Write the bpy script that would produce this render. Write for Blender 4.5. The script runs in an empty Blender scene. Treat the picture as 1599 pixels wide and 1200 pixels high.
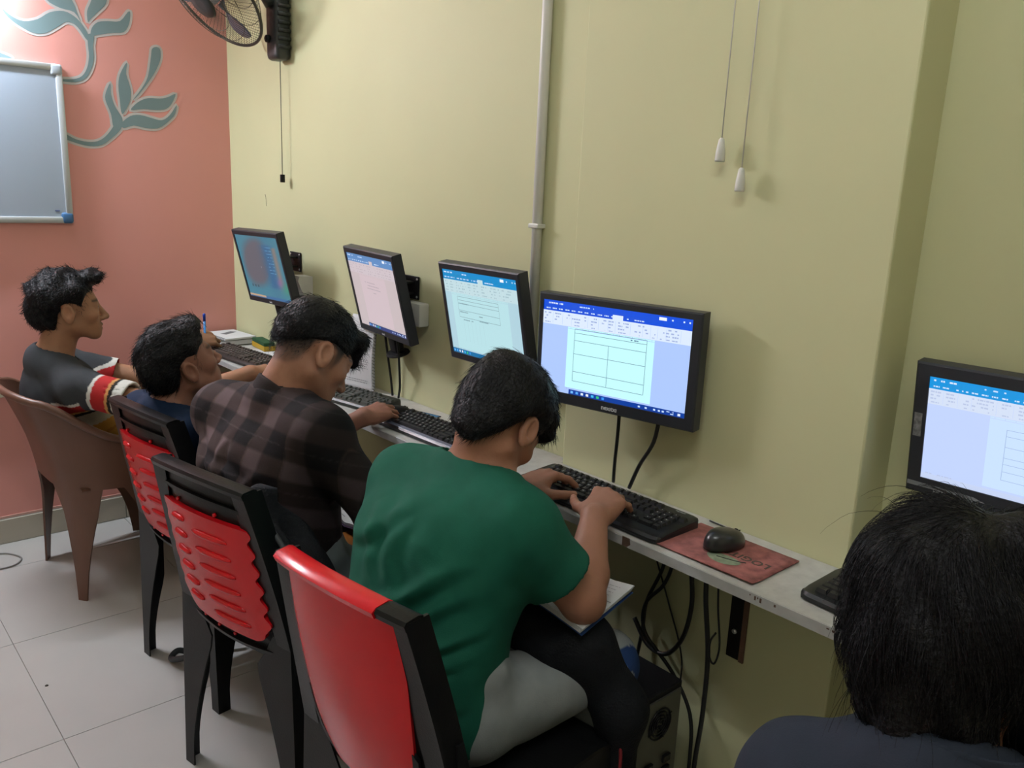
import bpy, bmesh, math, random
import numpy as np
from mathutils import Vector, Matrix
random.seed(7)
rng = np.random.default_rng(11)
SC = bpy.context.scene
COL = SC.collection

# ------------------------------------------------------------------ camera, world, exposure, lamps
def set_camera():
    yaw, pit, rol = math.radians(47.8992), math.radians(13.2887), math.radians(2.4686)
    fw = Vector((-math.sin(yaw) * math.cos(pit), math.cos(yaw) * math.cos(pit), -math.sin(pit)))
    r = fw.cross(Vector((0, 0, 1))).normalized()
    u = r.cross(fw)
    c, s = math.cos(rol), math.sin(rol)
    r2, u2 = c * r + s * u, -s * r + c * u
    cd = bpy.data.cameras.new('camera')
    cd.sensor_fit = 'HORIZONTAL'
    cd.sensor_width = 36.0
    cd.lens = 1290.385 / 1599.0 * 36.0
    cd.clip_start = 0.02
    o = bpy.data.objects.new('camera', cd)
    m = Matrix((r2, u2, -fw)).transposed().to_4x4()
    m.translation = Vector((3.56686, -1.53438, 1.44839))
    o.matrix_world = m
    COL.objects.link(o)
    SC.camera = o
set_camera()
SC.view_settings.view_transform = 'Standard'
SC.view_settings.look = 'None'
SC.view_settings.gamma = 1.0
SC.view_settings.use_curve_mapping = False
SC.view_settings.exposure = 0.0
w = bpy.data.worlds.new('room_world')
SC.world = w
w.use_nodes = True
w.node_tree.nodes['Background'].inputs[0].default_value = (0.8, 0.9, 1.0, 1)
w.node_tree.nodes['Background'].inputs[1].default_value = 0.02

# bare tube lamps: one high on the pink wall above the whiteboard, one on the wall behind the camera
def tube_lamp(label, loc, axis, out, length, strength, tint):
    m = bpy.data.materials.new('glowing_tube')
    m.use_nodes = True
    b = m.node_tree.nodes['Principled BSDF']
    b.inputs['Emission Color'].default_value = (*tint, 1)
    b.inputs['Emission Strength'].default_value = strength
    root = bpy.data.objects.new('tube_lamp', None)
    root.location = loc
    root['label'] = label; root['category'] = 'tube lamp'
    COL.objects.link(root)
    A, O = Vector(axis), Vector(out)
    U = A.cross(O)
    M = Matrix((A, O, U)).transposed().to_4x4()
    h = length / 2
    def box(x0, x1, y0, y1, z0, z1):
        return [(x, y, z) for z in (z0, z1) for y in (y0, y1) for x in (x0, x1)]
    F = [(0, 2, 3, 1), (4, 5, 7, 6), (0, 1, 5, 4), (1, 3, 7, 5), (3, 2, 6, 7), (2, 0, 4, 6)]
    wm = bpy.data.materials.new('lamp_housing'); wm.use_nodes = True
    wm.node_tree.nodes['Principled BSDF'].inputs['Base Color'].default_value = (0.7, 0.7, 0.68, 1)
    for nm, bx in (('housing', box(-h - 0.03, h + 0.03, 0, 0.03, -0.02, 0.02)), ('socket', box(-h - 0.03, -h, 0.03, 0.12, -0.016, 0.016)), ('socket', box(h, h + 0.03, 0.03, 0.12, -0.016, 0.016))):
        me = bpy.data.meshes.new(nm); me.from_pydata([tuple(M @ Vector(v)) for v in bx], [], F); me.materials.append(wm)
        o = bpy.data.objects.new(nm, me); o.parent = root; COL.objects.link(o)
    n = 16
    vs = [tuple(M @ Vector((x, 0.105 + 0.014 * math.cos(2 * math.pi * k / n), 0.014 * math.sin(2 * math.pi * k / n)))) for x in (-h, h) for k in range(n)]
    fs = [(k, (k + 1) % n, n + (k + 1) % n, n + k) for k in range(n)]
    me = bpy.data.meshes.new('tube'); me.from_pydata(vs, [], fs); me.materials.append(m)
    o = bpy.data.objects.new('tube', me); o.parent = root; COL.objects.link(o)
tube_lamp('white tube lamp high on the pink wall above the whiteboard', (0.002, -1.18, 2.18), (0, 1, 0), (1, 0, 0), 0.55, 540, (0.86, 0.96, 1.06))
tube_lamp('white tube lamp on the ceiling above the middle of the room', (3.35, -1.35, 2.898), (1, 0, 0), (0, 0, -1), 1.15, 86, (0.95, 0.98, 0.98))

# ------------------------------------------------------------------ materials
def lin(c):
    return tuple(((x / 255) / 12.92 if x / 255 <= 0.04045 else ((x / 255 + 0.055) / 1.055) ** 2.4) for x in c)
MATS = {}
def mat(name, color, rough=0.5, metal=0.0, noise=0.0, nscale=8.0, bump=0.0, bscale=60.0, spec=0.5, attr=None, coat=0.0, sss=0.0, alpha=1.0):
    """procedural Principled material: colour varied by a noise, optional bump and colour attribute"""
    if name in MATS:
        return MATS[name]
    m = bpy.data.materials.new(name)
    m.use_nodes = True
    nt = m.node_tree
    b = nt.nodes['Principled BSDF']
    b.inputs['Roughness'].default_value = rough
    b.inputs['Metallic'].default_value = metal
    b.inputs['Specular IOR Level'].default_value = spec
    if coat:
        b.inputs['Coat Weight'].default_value = coat
        b.inputs['Coat Roughness'].default_value = 0.12
    if sss:
        b.inputs['Subsurface Weight'].default_value = sss
        b.inputs['Subsurface Radius'].default_value = (0.012, 0.004, 0.002)
        b.inputs['Subsurface Scale'].default_value = 1.0
    tc = nt.nodes.new('ShaderNodeTexCoord')
    src = None
    if attr:
        at = nt.nodes.new('ShaderNodeAttribute')
        at.attribute_name = attr
        src = at.outputs['Color']
    if noise > 0 or True:
        nz = nt.nodes.new('ShaderNodeTexNoise')
        nz.inputs['Scale'].default_value = nscale
        nz.inputs['Detail'].default_value = 5
        nt.links.new(tc.outputs['Object'], nz.inputs['Vector'])
        mx = nt.nodes.new('ShaderNodeMix')
        mx.data_type = 'RGBA'
        mx.blend_type = 'MULTIPLY'
        mx.inputs[0].default_value = 1.0
        rp = nt.nodes.new('ShaderNodeValToRGB')
        lo = 1 - noise
        rp.color_ramp.elements[0].position = 0.3
        rp.color_ramp.elements[1].position = 0.7
        rp.color_ramp.elements[0].color = (lo, lo, lo, 1)
        rp.color_ramp.elements[1].color = (1, 1, 1, 1)
        nt.links.new(nz.outputs['Fac'], rp.inputs['Fac'])
        if src is not None:
            nt.links.new(src, mx.inputs[6])
        else:
            mx.inputs[6].default_value = (*color, 1)
        nt.links.new(rp.outputs['Color'], mx.inputs[7])
        nt.links.new(mx.outputs[2], b.inputs['Base Color'])
    if bump > 0:
        n2 = nt.nodes.new('ShaderNodeTexNoise')
        n2.inputs['Scale'].default_value = bscale
        n2.inputs['Detail'].default_value = 3
        nt.links.new(tc.outputs['Object'], n2.inputs['Vector'])
        bp = nt.nodes.new('ShaderNodeBump')
        bp.inputs['Strength'].default_value = bump
        bp.inputs['Distance'].default_value = 0.01
        nt.links.new(n2.outputs['Fac'], bp.inputs['Height'])
        nt.links.new(bp.outputs['Normal'], b.inputs['Normal'])
    if alpha < 1:
        b.inputs['Alpha'].default_value = alpha
    MATS[name] = m
    return m
def emit_attr(name, strength=1.0):
    if name in MATS:
        return MATS[name]
    m = bpy.data.materials.new(name)
    m.use_nodes = True
    nt = m.node_tree
    b = nt.nodes['Principled BSDF']
    b.inputs['Base Color'].default_value = (0.01, 0.01, 0.012, 1)
    b.inputs['Roughness'].default_value = 0.35
    at = nt.nodes.new('ShaderNodeAttribute')
    at.attribute_name = 'Col'
    nt.links.new(at.outputs['Color'], b.inputs['Emission Color'])
    b.inputs['Emission Strength'].default_value = strength
    MATS[name] = m
    return m

# ------------------------------------------------------------------ object helpers
def tag(o, label=None, cat=None, group=None, kind=None):
    if label: o['label'] = label
    if cat: o['category'] = cat
    if group: o['group'] = group
    if kind: o['kind'] = kind
    return o
def empty(name, loc=(0, 0, 0), rz=0.0):
    o = bpy.data.objects.new(name, None)
    o.location = loc
    o.rotation_euler = (0, 0, rz)
    o.empty_display_size = 0.05
    COL.objects.link(o)
    return o
def link(name, me, m=None, parent=None, loc=None, rot=None, smooth=None):
    o = bpy.data.objects.new(name, me)
    if m is not None and len(me.materials) == 0:
        for q in (m if isinstance(m, (list, tuple)) else [m]):
            me.materials.append(q)
    if parent: o.parent = parent
    if loc is not None: o.location = loc
    if rot is not None: o.rotation_euler = rot
    COL.objects.link(o)
    if smooth is not None:
        me.polygons.foreach_set('use_smooth', [smooth] * len(me.polygons))
    return o
def autosmooth(o, deg=40):
    me = o.data
    me.polygons.foreach_set('use_smooth', [True] * len(me.polygons))
    me.set_sharp_from_angle(angle=math.radians(deg))
def copy_tree(o, parent=None):
    c = o.copy()
    COL.objects.link(c)
    if parent: c.parent = parent
    for ch in list(o.children):
        copy_tree(ch, c)
    return c

class MB:
    """collects simple solids, builds ONE mesh object"""
    def __init__(s):
        s.bm = bmesh.new()
        s.mi = 0
    def _faces(s, before):
        for f in s.bm.faces:
            if f not in before: f.material_index = s.mi
    def box(s, x0, x1, y0, y1, z0, z1, bev=0.0, seg=2, M=None):
        vs = [s.bm.verts.new((x, y, z)) for z in (z0, z1) for y in (y0, y1) for x in (x0, x1)]
        fs = [(0, 2, 3, 1), (4, 5, 7, 6), (0, 1, 5, 4), (1, 3, 7, 5), (3, 2, 6, 7), (2, 0, 4, 6)]
        F = [s.bm.faces.new([vs[i] for i in f]) for f in fs]
        geo = vs
        if bev > 0:
            E = list({e for f in F for e in f.edges})
            r = bmesh.ops.bevel(s.bm, geom=E, offset=bev, segments=seg, profile=0.5, affect='EDGES')
            geo = list({v for f in r['faces'] for v in f.verts} | {v for v in vs if v.is_valid})
            F = list({f for v in geo for f in v.link_faces})
        for f in F:
            if f.is_valid: f.material_index = s.mi
        if M is not None:
            bmesh.ops.transform(s.bm, matrix=M, verts=[v for v in geo if v.is_valid])
        return s
    def prism(s, pts, z0, z1, M=None):
        a = [s.bm.verts.new((p[0], p[1], z0)) for p in pts]
        b = [s.bm.verts.new((p[0], p[1], z1)) for p in pts]
        n = len(pts)
        F = [s.bm.faces.new(a[::-1]), s.bm.faces.new(b)]
        for i in range(n):
            F.append(s.bm.faces.new((a[i], a[(i + 1) % n], b[(i + 1) % n], b[i])))
        for f in F: f.material_index = s.mi
        if M is not None: bmesh.ops.transform(s.bm, matrix=M, verts=a + b)
        return s
    def poly(s, pts):
        f = s.bm.faces.new([s.bm.verts.new(p) for p in pts])
        f.material_index = s.mi
        return s
    def tube(s, pts, rad, n=8, cap=True, closed=False):
        P = [Vector(p) for p in pts]
        R = rad if isinstance(rad, (list, tuple)) else [rad] * len(P)
        rings = []
        ref = None
        N = len(P)
        for i, p in enumerate(P):
            if closed: t = P[(i + 1) % N] - P[i - 1]
            else: t = P[min(i + 1, N - 1)] - P[max(i - 1, 0)]
            t.normalize()
            if ref is None:
                ref = Vector((0, 0, 1)) if abs(t.z) < 0.9 else Vector((1, 0, 0))
            a = (ref - t * ref.dot(t)).normalized()
            ref = a
            b = t.cross(a)
            rings.append([s.bm.verts.new(p + (a * math.cos(2 * math.pi * k / n) + b * math.sin(2 * math.pi * k / n)) * R[i]) for k in range(n)])
        for i in range(N if closed else N - 1):
            A, B = rings[i], rings[(i + 1) % N]
            for k in range(n):
                f = s.bm.faces.new((A[k], A[(k + 1) % n], B[(k + 1) % n], B[k]))
                f.material_index = s.mi
                f.smooth = True
        if cap and not closed:
            s.bm.faces.new(rings[0][::-1]).material_index = s.mi
            s.bm.faces.new(rings[-1]).material_index = s.mi
        return s
    def lathe(s, prof, n=24, M=None):
        rings = []
        vs = []
        for r, z in prof:
            rg = [s.bm.verts.new((r * math.cos(2 * math.pi * k / n), r * math.sin(2 * math.pi * k / n), z)) for k in range(n)]
            rings.append(rg); vs += rg
        for A, B in zip(rings, rings[1:]):
            for k in range(n):
                f = s.bm.faces.new((A[k], A[(k + 1) % n], B[(k + 1) % n], B[k]))
                f.material_index = s.mi; f.smooth = True
        s.bm.faces.new(rings[0][::-1]).material_index = s.mi
        s.bm.faces.new(rings[-1]).material_index = s.mi
        if M is not None: bmesh.ops.transform(s.bm, matrix=M, verts=vs)
        return s
    def grid(s, fn, nu, nv, flip=False):
        V = [[s.bm.verts.new(fn(i / nu, j / nv)) for i in range(nu + 1)] for j in range(nv + 1)]
        for j in range(nv):
            for i in range(nu):
                q = (V[j][i], V[j][i + 1], V[j + 1][i + 1], V[j + 1][i])
                f = s.bm.faces.new(q[::-1] if flip else q)
                f.material_index = s.mi; f.smooth = True
        return s
    def shell(s, fn, nu, nv, th):
        """closed sheet of thickness th around fn(u,v)"""
        P = [[Vector(fn(i / nu, j / nv)) for i in range(nu + 1)] for j in range(nv + 1)]
        A = []; B = []
        for j in range(nv + 1):
            ra = []; rb = []
            for i in range(nu + 1):
                du = P[j][min(i + 1, nu)] - P[j][max(i - 1, 0)]
                dv = P[min(j + 1, nv)][i] - P[max(j - 1, 0)][i]
                n = du.cross(dv)
                n = n.normalized() if n.length > 1e-9 else Vector((0, 0, 1))
                ra.append(s.bm.verts.new(P[j][i] + n * th / 2)); rb.append(s.bm.verts.new(P[j][i] - n * th / 2))
            A.append(ra); B.append(rb)
        def q(*v):
            f = s.bm.faces.new(v); f.material_index = s.mi; f.smooth = True
        for j in range(nv):
            for i in range(nu):
                q(A[j][i], A[j][i + 1], A[j + 1][i + 1], A[j + 1][i])
                q(B[j][i], B[j + 1][i], B[j + 1][i + 1], B[j][i + 1])
        for i in range(nu):
            q(A[0][i], B[0][i], B[0][i + 1], A[0][i + 1]); q(A[nv][i], A[nv][i + 1], B[nv][i + 1], B[nv][i])
        for j in range(nv):
            q(A[j][0], A[j + 1][0], B[j + 1][0], B[j][0]); q(A[j][nu], B[j][nu], B[j + 1][nu], A[j + 1][nu])
        return s
    def mesh(s, name='mesh'):
        bmesh.ops.recalc_face_normals(s.bm, faces=s.bm.faces[:])
        me = bpy.data.meshes.new(name)
        s.bm.to_mesh(me)
        s.bm.free()
        return me
    def build(s, name, m, parent=None, loc=None, rot=None, smooth=None, auto=None):
        o = link(name, s.mesh(name), m, parent, loc, rot, smooth)
        if auto: autosmooth(o, auto)
        return o

def text_mesh(txt, size, extrude=0.0, bold=0.0):
    cu = bpy.data.curves.new('letters', 'FONT')
    cu.body = txt
    cu.size = size
    cu.align_x = 'CENTER'
    cu.align_y = 'CENTER'
    cu.extrude = extrude
    cu.offset = bold
    cu.resolution_u = 2
    o = bpy.data.objects.new('letters', cu)
    COL.objects.link(o)
    dg = bpy.context.evaluated_depsgraph_get()
    me = bpy.data.meshes.new_from_object(o.evaluated_get(dg))
    bpy.data.objects.remove(o)
    bpy.data.curves.remove(cu)
    me.materials.clear()
    return me
def spline(pts, n=8):
    """Catmull-Rom through pts"""
    P = [Vector(p) for p in pts]
    P = [P[0] * 2 - P[1]] + P + [P[-1] * 2 - P[-2]]
    out = []
    for i in range(1, len(P) - 2):
        for k in range(n):
            t = k / n
            a, b, c, d = P[i - 1:i + 3]
            out.append(0.5 * ((2 * b) + (c - a) * t + (2 * a - 5 * b + 4 * c - d) * t * t + (3 * b - a - 3 * c + d) * t ** 3))
    out.append(P[-2])
    return out
def basis_m(x, y, z, o=(0, 0, 0)):
    m = Matrix((Vector(x), Vector(y), Vector(z))).transposed().to_4x4()
    m.translation = Vector(o)
    return m

# palette
M_YEL = mat('yellow_wall_paint', (0.605, 0.600, 0.358), 0.6, noise=0.06, nscale=1.7, bump=0.04, bscale=25, spec=0.25)
M_PINK = mat('pink_wall_paint', (0.74, 0.335, 0.30), 0.55, noise=0.06, nscale=1.5, bump=0.04, bscale=25, spec=0.3)
M_CEIL = mat('white_ceiling_paint', (0.75, 0.75, 0.72), 0.8, noise=0.03)
M_TILE = mat('pale_floor_tile', (0.47, 0.455, 0.435), 0.30, noise=0.10, nscale=2.2, spec=0.4)
M_GROUT = mat('tile_grout', (0.33, 0.31, 0.28), 0.9, noise=0.1)
M_BLK = mat('black_plastic', (0.007, 0.007, 0.008), 0.34, noise=0.12, nscale=20, bump=0.05, bscale=300, spec=0.22)
M_BLKM = mat('matt_black_plastic', (0.009, 0.009, 0.011), 0.5, noise=0.12, nscale=20, bump=0.1, bscale=400, spec=0.25)
M_BEZ = mat('monitor_bezel_plastic', (0.028, 0.030, 0.038), 0.4, noise=0.1, nscale=20, spec=0.35)
M_WHT = mat('white_plastic', (0.66, 0.65, 0.60), 0.4, noise=0.05)
M_RED = mat('red_chair_plastic', (0.60, 0.006, 0.012), 0.24, noise=0.06, nscale=10, spec=0.35)
M_BRN = mat('brown_chair_plastic', (0.135, 0.060, 0.038), 0.42, noise=0.1, nscale=8, bump=0.03, bscale=200)
M_ALU = mat('aluminium', (0.62, 0.64, 0.66), 0.35, metal=0.9, noise=0.08)
M_CABLE = mat('black_cable_rubber', (0.010, 0.010, 0.010), 0.45, noise=0.1)
# ------------------------------------------------------------------ room shell
PX0, PX1, PY, RY, HC = 2.1215, 2.907, -0.0386, 0.08, 2.9
XR, YF = 5.4, -3.2
DTOP = 0.75
def struct(name, mb, m, **k):
    o = mb.build(name, m, **k)
    tag(o, kind='structure')
    return o
W_BACK = struct('wall_back', MB().box(-0.15, PX0 + 0.01, 0, 0.2, 0, HC), M_YEL)
W_PIL = struct('wall_pillar', MB().box(PX0, PX1, PY, 0.2, 0, HC, bev=0.004), M_YEL)
W_BR = struct('wall_back_right', MB().box(PX1 - 0.01, XR, RY, 0.2, 0, HC), M_YEL)
W_LEFT = struct('wall_left', MB().box(-0.15, 0, YF, 0, 0, HC), M_PINK)
M_PALE = mat('pale_bounce_wall_paint', (0.80, 0.76, 0.58), 0.7, noise=0.04)  # unseen walls; paint made paler than the yellow to bounce more light
struct('wall_right', MB().box(XR, XR + 0.15, YF, RY, 0, HC), M_PALE)
struct('wall_front', MB().box(-0.15, XR + 0.15, YF - 0.15, YF, 0, HC), M_PALE)
struct('ceiling', MB().box(-0.15, XR + 0.15, YF - 0.15, 0.2, HC, HC + 0.1), M_CEIL)
FLOOR = struct('floor', MB().box(-0.15, XR + 0.15, YF - 0.15, 0.2, -0.1, -0.004), M_GROUT)
T, G = 0.583, 0.0012
xs = [0.0] + [0.2515 + T * i for i in range(0, 9)] + [XR]
ys = [YF] + [-1.115 + T * i for i in range(-3, 3)] + [0.0]
for i in range(len(xs) - 1):
    for j in range(len(ys) - 1):
        x0, x1, y0, y1 = xs[i] + G, xs[i + 1] - G, ys[j] + G, ys[j + 1] - G
        if x1 - x0 < 0.01 or y1 - y0 < 0.01: continue
        MB().box(x0, x1, y0, y1, -0.006, 0.0).build('tile', M_TILE, FLOOR)
# tiled skirting on the pink wall
BB = struct('baseboard_left', MB().box(0.0, 0.006, YF, 0, 0, 0.102), M_GROUT)
M_SKIRT = mat('skirting_tile', (0.46, 0.42, 0.35), 0.35, noise=0.08, nscale=5)
yy = [-0.522 + 0.583 * k for k in range(-4, 1)]
yy = [YF] + yy + [0.0]
for a, b in zip(yy, yy[1:]):
    MB().box(0.001, 0.011, a + G, b - G, 0.001, 0.1, bev=0.002, seg=1).build('tile', M_SKIRT, BB)
# thin plastered edge over the skirting, conduit rail on the pink wall
M_PINKL = mat('pale_pink_edge', (0.62, 0.36, 0.31), 0.6, noise=0.1)
struct('trim_1', MB().box(0, 0.004, YF, 0, 0.103, 0.112), M_PINKL)
M_CREAM = mat('cream_conduit', (0.62, 0.56, 0.43), 0.5, noise=0.1)
rail = MB().box(0.0, 0.016, YF, -0.004, 0.592, 0.616, bev=0.002).build('wall_conduit', M_CREAM)
tag(rail, 'cream flat conduit running along the lower pink wall behind the brown chair', 'conduit')

# a scratch on the yellow wall and a speck of dirt on the floor
M_MARK = mat('dark_mark', (0.05, 0.04, 0.03), 0.8)
MB().tube([(0.325, -0.0004, 1.385), (0.331, -0.0004, 1.372), (0.336, -0.0004, 1.338)], 0.0008, 4).build('scratch', M_MARK, W_BACK)
MB().lathe([(0.002, 0), (0.005, 0.001), (0.003, 0.003)], 8, M=Matrix.Translation((1.135, -1.09, 0.0))).build('dirt_speck', M_MARK, FLOOR)

# painted leaves on the pink wall
M_LEAF = mat('teal_leaf_paint', (0.185, 0.265, 0.285), 0.5, noise=0.1, nscale=6)
M_LEDGE = mat('pale_leaf_outline_paint', (0.56, 0.52, 0.52), 0.5, noise=0.12, nscale=9)
LEAVES = [
    ('painted_stem', [(-0.660, 1.586), (-0.638, 1.578), (-0.608, 1.563), (-0.566, 1.556), (-0.530, 1.561), (-0.499, 1.582), (-0.471, 1.618), (-0.458, 1.645), (-0.434, 1.647), (-0.442, 1.612), (-0.477, 1.576), (-0.516, 1.547), (-0.560, 1.540), (-0.602, 1.547), (-0.636, 1.557), (-0.660, 1.562)]),
    ('painted_leaf', [(-0.468, 1.614), (-0.475, 1.666), (-0.492, 1.716), (-0.488, 1.746), (-0.470, 1.781), (-0.470, 1.740), (-0.459, 1.697), (-0.442, 1.669), (-0.433, 1.647), (-0.441, 1.616)]),
    ('painted_leaf', [(-0.434, 1.669), (-0.439, 1.721), (-0.441, 1.773), (-0.432, 1.818), (-0.404, 1.864), (-0.409, 1.821), (-0.398, 1.778), (-0.396, 1.740), (-0.410, 1.702)]),
    ('painted_leaf', [(-0.390, 1.726), (-0.353, 1.775), (-0.327, 1.823), (-0.311, 1.900), (-0.306, 1.926), (-0.290, 1.936), (-0.275, 1.930), (-0.274, 1.897), (-0.290, 1.857), (-0.320, 1.809), (-0.361, 1.755)]),
    ('painted_leaf', [(-0.400, 1.688), (-0.371, 1.720), (-0.332, 1.739), (-0.285, 1.742), (-0.253, 1.751), (-0.222, 1.766), (-0.238, 1.729), (-0.263, 1.704), (-0.303, 1.696), (-0.350, 1.696)]),
    ('painted_leaf', [(-0.441, 1.631), (-0.405, 1.664), (-0.366, 1.672), (-0.321, 1.664), (-0.282, 1.659), (-0.249, 1.682), (-0.220, 1.723), (-0.228, 1.687), (-0.258, 1.654), (-0.299, 1.626), (-0.346, 1.623), (-0.392, 1.629), (-0.430, 1.617)]),
    ('painted_stem', [(-0.660, 1.776), (-0.634, 1.777), (-0.599, 1.781), (-0.570, 1.795), (-0.550, 1.826), (-0.540, 1.870), (-0.541, 1.913), (-0.538, 1.948), (-0.517, 1.944), (-0.523, 1.908), (-0.523, 1.865), (-0.533, 1.828), (-0.556, 1.789), (-0.593, 1.770), (-0.634, 1.768), (-0.660, 1.769)]),
    ('painted_leaf', [(-0.816, 1.994), (-0.787, 1.972), (-0.750, 1.961), (-0.704, 1.975), (-0.662, 2.005), (-0.615, 2.016), (-0.582, 2.004), (-0.557, 1.981), (-0.535, 1.942), (-0.543, 1.926), (-0.565, 1.958), (-0.584, 1.976), (-0.611, 1.979), (-0.640, 1.958), (-0.681, 1.931), (-0.721, 1.925), (-0.764, 1.942), (-0.800, 1.967)]),
    ('painted_leaf', [(-0.528, 1.943), (-0.523, 1.972), (-0.500, 1.996), (-0.464, 2.005), (-0.420, 2.012), (-0.389, 2.049), (-0.380, 2.047), (-0.387, 2.006), (-0.408, 1.974), (-0.452, 1.964), (-0.503, 1.950)]),
    ('painted_leaf', [(-0.669, 2.045), (-0.628, 2.025), (-0.581, 2.018), (-0.560, 1.987), (-0.571, 2.020), (-0.579, 2.046), (-0.603, 2.083), (-0.650, 2.075)]),
    ('painted_leaf', [(-0.535, 1.991), (-0.536, 2.026), (-0.524, 2.055), (-0.500, 2.101), (-0.464, 2.107), (-0.467, 2.065), (-0.497, 2.032), (-0.524, 2.003)]),
    ('painted_leaf', [(-0.88, 1.87), (-0.835, 1.844), (-0.817, 1.838), (-0.799, 1.830), (-0.818, 1.821), (-0.88, 1.825)]),
]
def mural():
    for k, (nm, pts) in enumerate(LEAVES):
        P = [Vector((0, y, z)) for y, z in pts]
        n = len(P)
        sm = []
        for i in range(n):
            a, b, c, d = P[i - 1], P[i], P[(i + 1) % n], P[(i + 2) % n]
            for t in (0, 0.33, 0.67):
                sm.append(0.5 * ((2 * b) + (c - a) * t + (2 * a - 5 * b + 4 * c - d) * t * t + (3 * b - a - 3 * c + d) * t ** 3))
        area = sum(a.y * b.z - b.y * a.z for a, b in zip(sm, sm[1:] + sm[:1]))
        sg = 1 if area > 0 else -1
        def off(w, x):
            out = []
            m = len(sm)
            for i in range(m):
                t = (sm[(i + 1) % m] - sm[i - 1])
                t = t.normalized() if t.length > 1e-9 else Vector((0, 1, 0))
                nn = Vector((0, t.z, -t.y)) * sg
                out.append((x, sm[i].y + nn.y * w, sm[i].z + nn.z * w))
            return out
        M = MB(); M.mi = 1
        outer = off(0.0085, 0.0006 + 0.00004 * k)
        inner = off(0.0, 0.0012 + 0.00004 * k)
        M.poly(outer)
        M.mi = 0
        M.poly(inner)
        o = M.build(nm, [M_LEAF, M_LEDGE], W_LEFT)
mural()

# ------------------------------------------------------------------ pipe, whiteboard, pull cords
p = MB()
p.tube([(1.957, -0.015, DTOP + 0.001), (1.957, -0.015, HC - 0.001)], 0.0135, 16)
pipe = p.build('conduit_pipe', M_WHT)
tag(pipe, 'white vertical conduit pipe on the yellow wall beside the pillar', 'pipe')
c = MB()
for z in (1.35, 2.3):
    MB().box(1.938, 1.976, -0.031, -0.001, z, z + 0.012, bev=0.003).build('pipe_clip', M_WHT, pipe)
pass

wb = empty('whiteboard', (0.012, -1.35, 1.54))
tag(wb, 'white marker board in an aluminium frame on the pink wall', 'whiteboard')
M_BOARD = mat('white_board_enamel', (0.38, 0.44, 0.54), 0.4, noise=0.05, nscale=2)
y0, y1, z0, z1 = -0.71, 0.708, -0.292, 0.285
MB().box(-0.008, 0.006, y0 + 0.01, y1 - 0.01, z0 + 0.01, z1 - 0.01).build('writing_surface', M_BOARD, wb)
fr = MB()
for a, b, cc, d in ((y0, y1, z0, z0 + 0.024), (y0, y1, z1 - 0.024, z1), (y0, y0 + 0.024, z0, z1), (y1 - 0.024, y1, z0, z1)):
    fr.box(-0.012, 0.012, a, b, cc, d, bev=0.005)
fr.build('frame', mat('silver_frame', (0.52, 0.54, 0.57), 0.4, metal=0.35, noise=0.05), wb, auto=40)
M_CAP = mat('grey_corner_cap', (0.42, 0.46, 0.52), 0.4, noise=0.1)
M_BCAP = mat('blue_corner_cap', (0.05, 0.14, 0.30), 0.4, noise=0.1)
for yc, zc, mm in ((y1 - 0.02, z1 - 0.02, M_CAP), (y1 - 0.02, z0 + 0.02, M_BCAP), (y0 + 0.02, z1 - 0.02, M_CAP), (y0 + 0.02, z0 + 0.02, M_BCAP)):
    MB().box(-0.012, 0.014, yc - 0.021, yc + 0.021, zc - 0.021, zc + 0.021, bev=0.009, seg=3).build('corner_cap', mm, wb, auto=40)
MB().box(0.0062, 0.0068, y1 - 0.062, y1 - 0.045, z0 + 0.045, z0 + 0.048).build('pen_mark', mat('blue_ink', (0.02, 0.05, 0.3), 0.5), wb)
M_CORD = mat('white_cord', (0.60, 0.58, 0.54), 0.6)
for k, (x, zb, lab) in enumerate(((2.538, 1.520, 'white pull cord with a cone handle, the left and higher of two by the pillar'),
                                  (2.592, 1.462, 'white pull cord with a cone handle, the right and lower of two by the pillar'))):
    o = empty('pull_cord', (x, -0.060, zb))
    tag(o, lab, 'pull cord', 'pull cords hanging in front of the pillar')
    MB().tube([(0, 0, 0.045), (0.001, 0, 0.35), (-0.001, 0.001, 0.8), (0, 0, HC - zb - 0.001)], 0.0013, 6).build('cord', M_CORD, o)
    MB().lathe([(0.0095, 0), (0.0105, 0.003), (0.0095, 0.02), (0.006, 0.043), (0.003, 0.047)], 16).build('handle', M_WHT, o)

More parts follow.
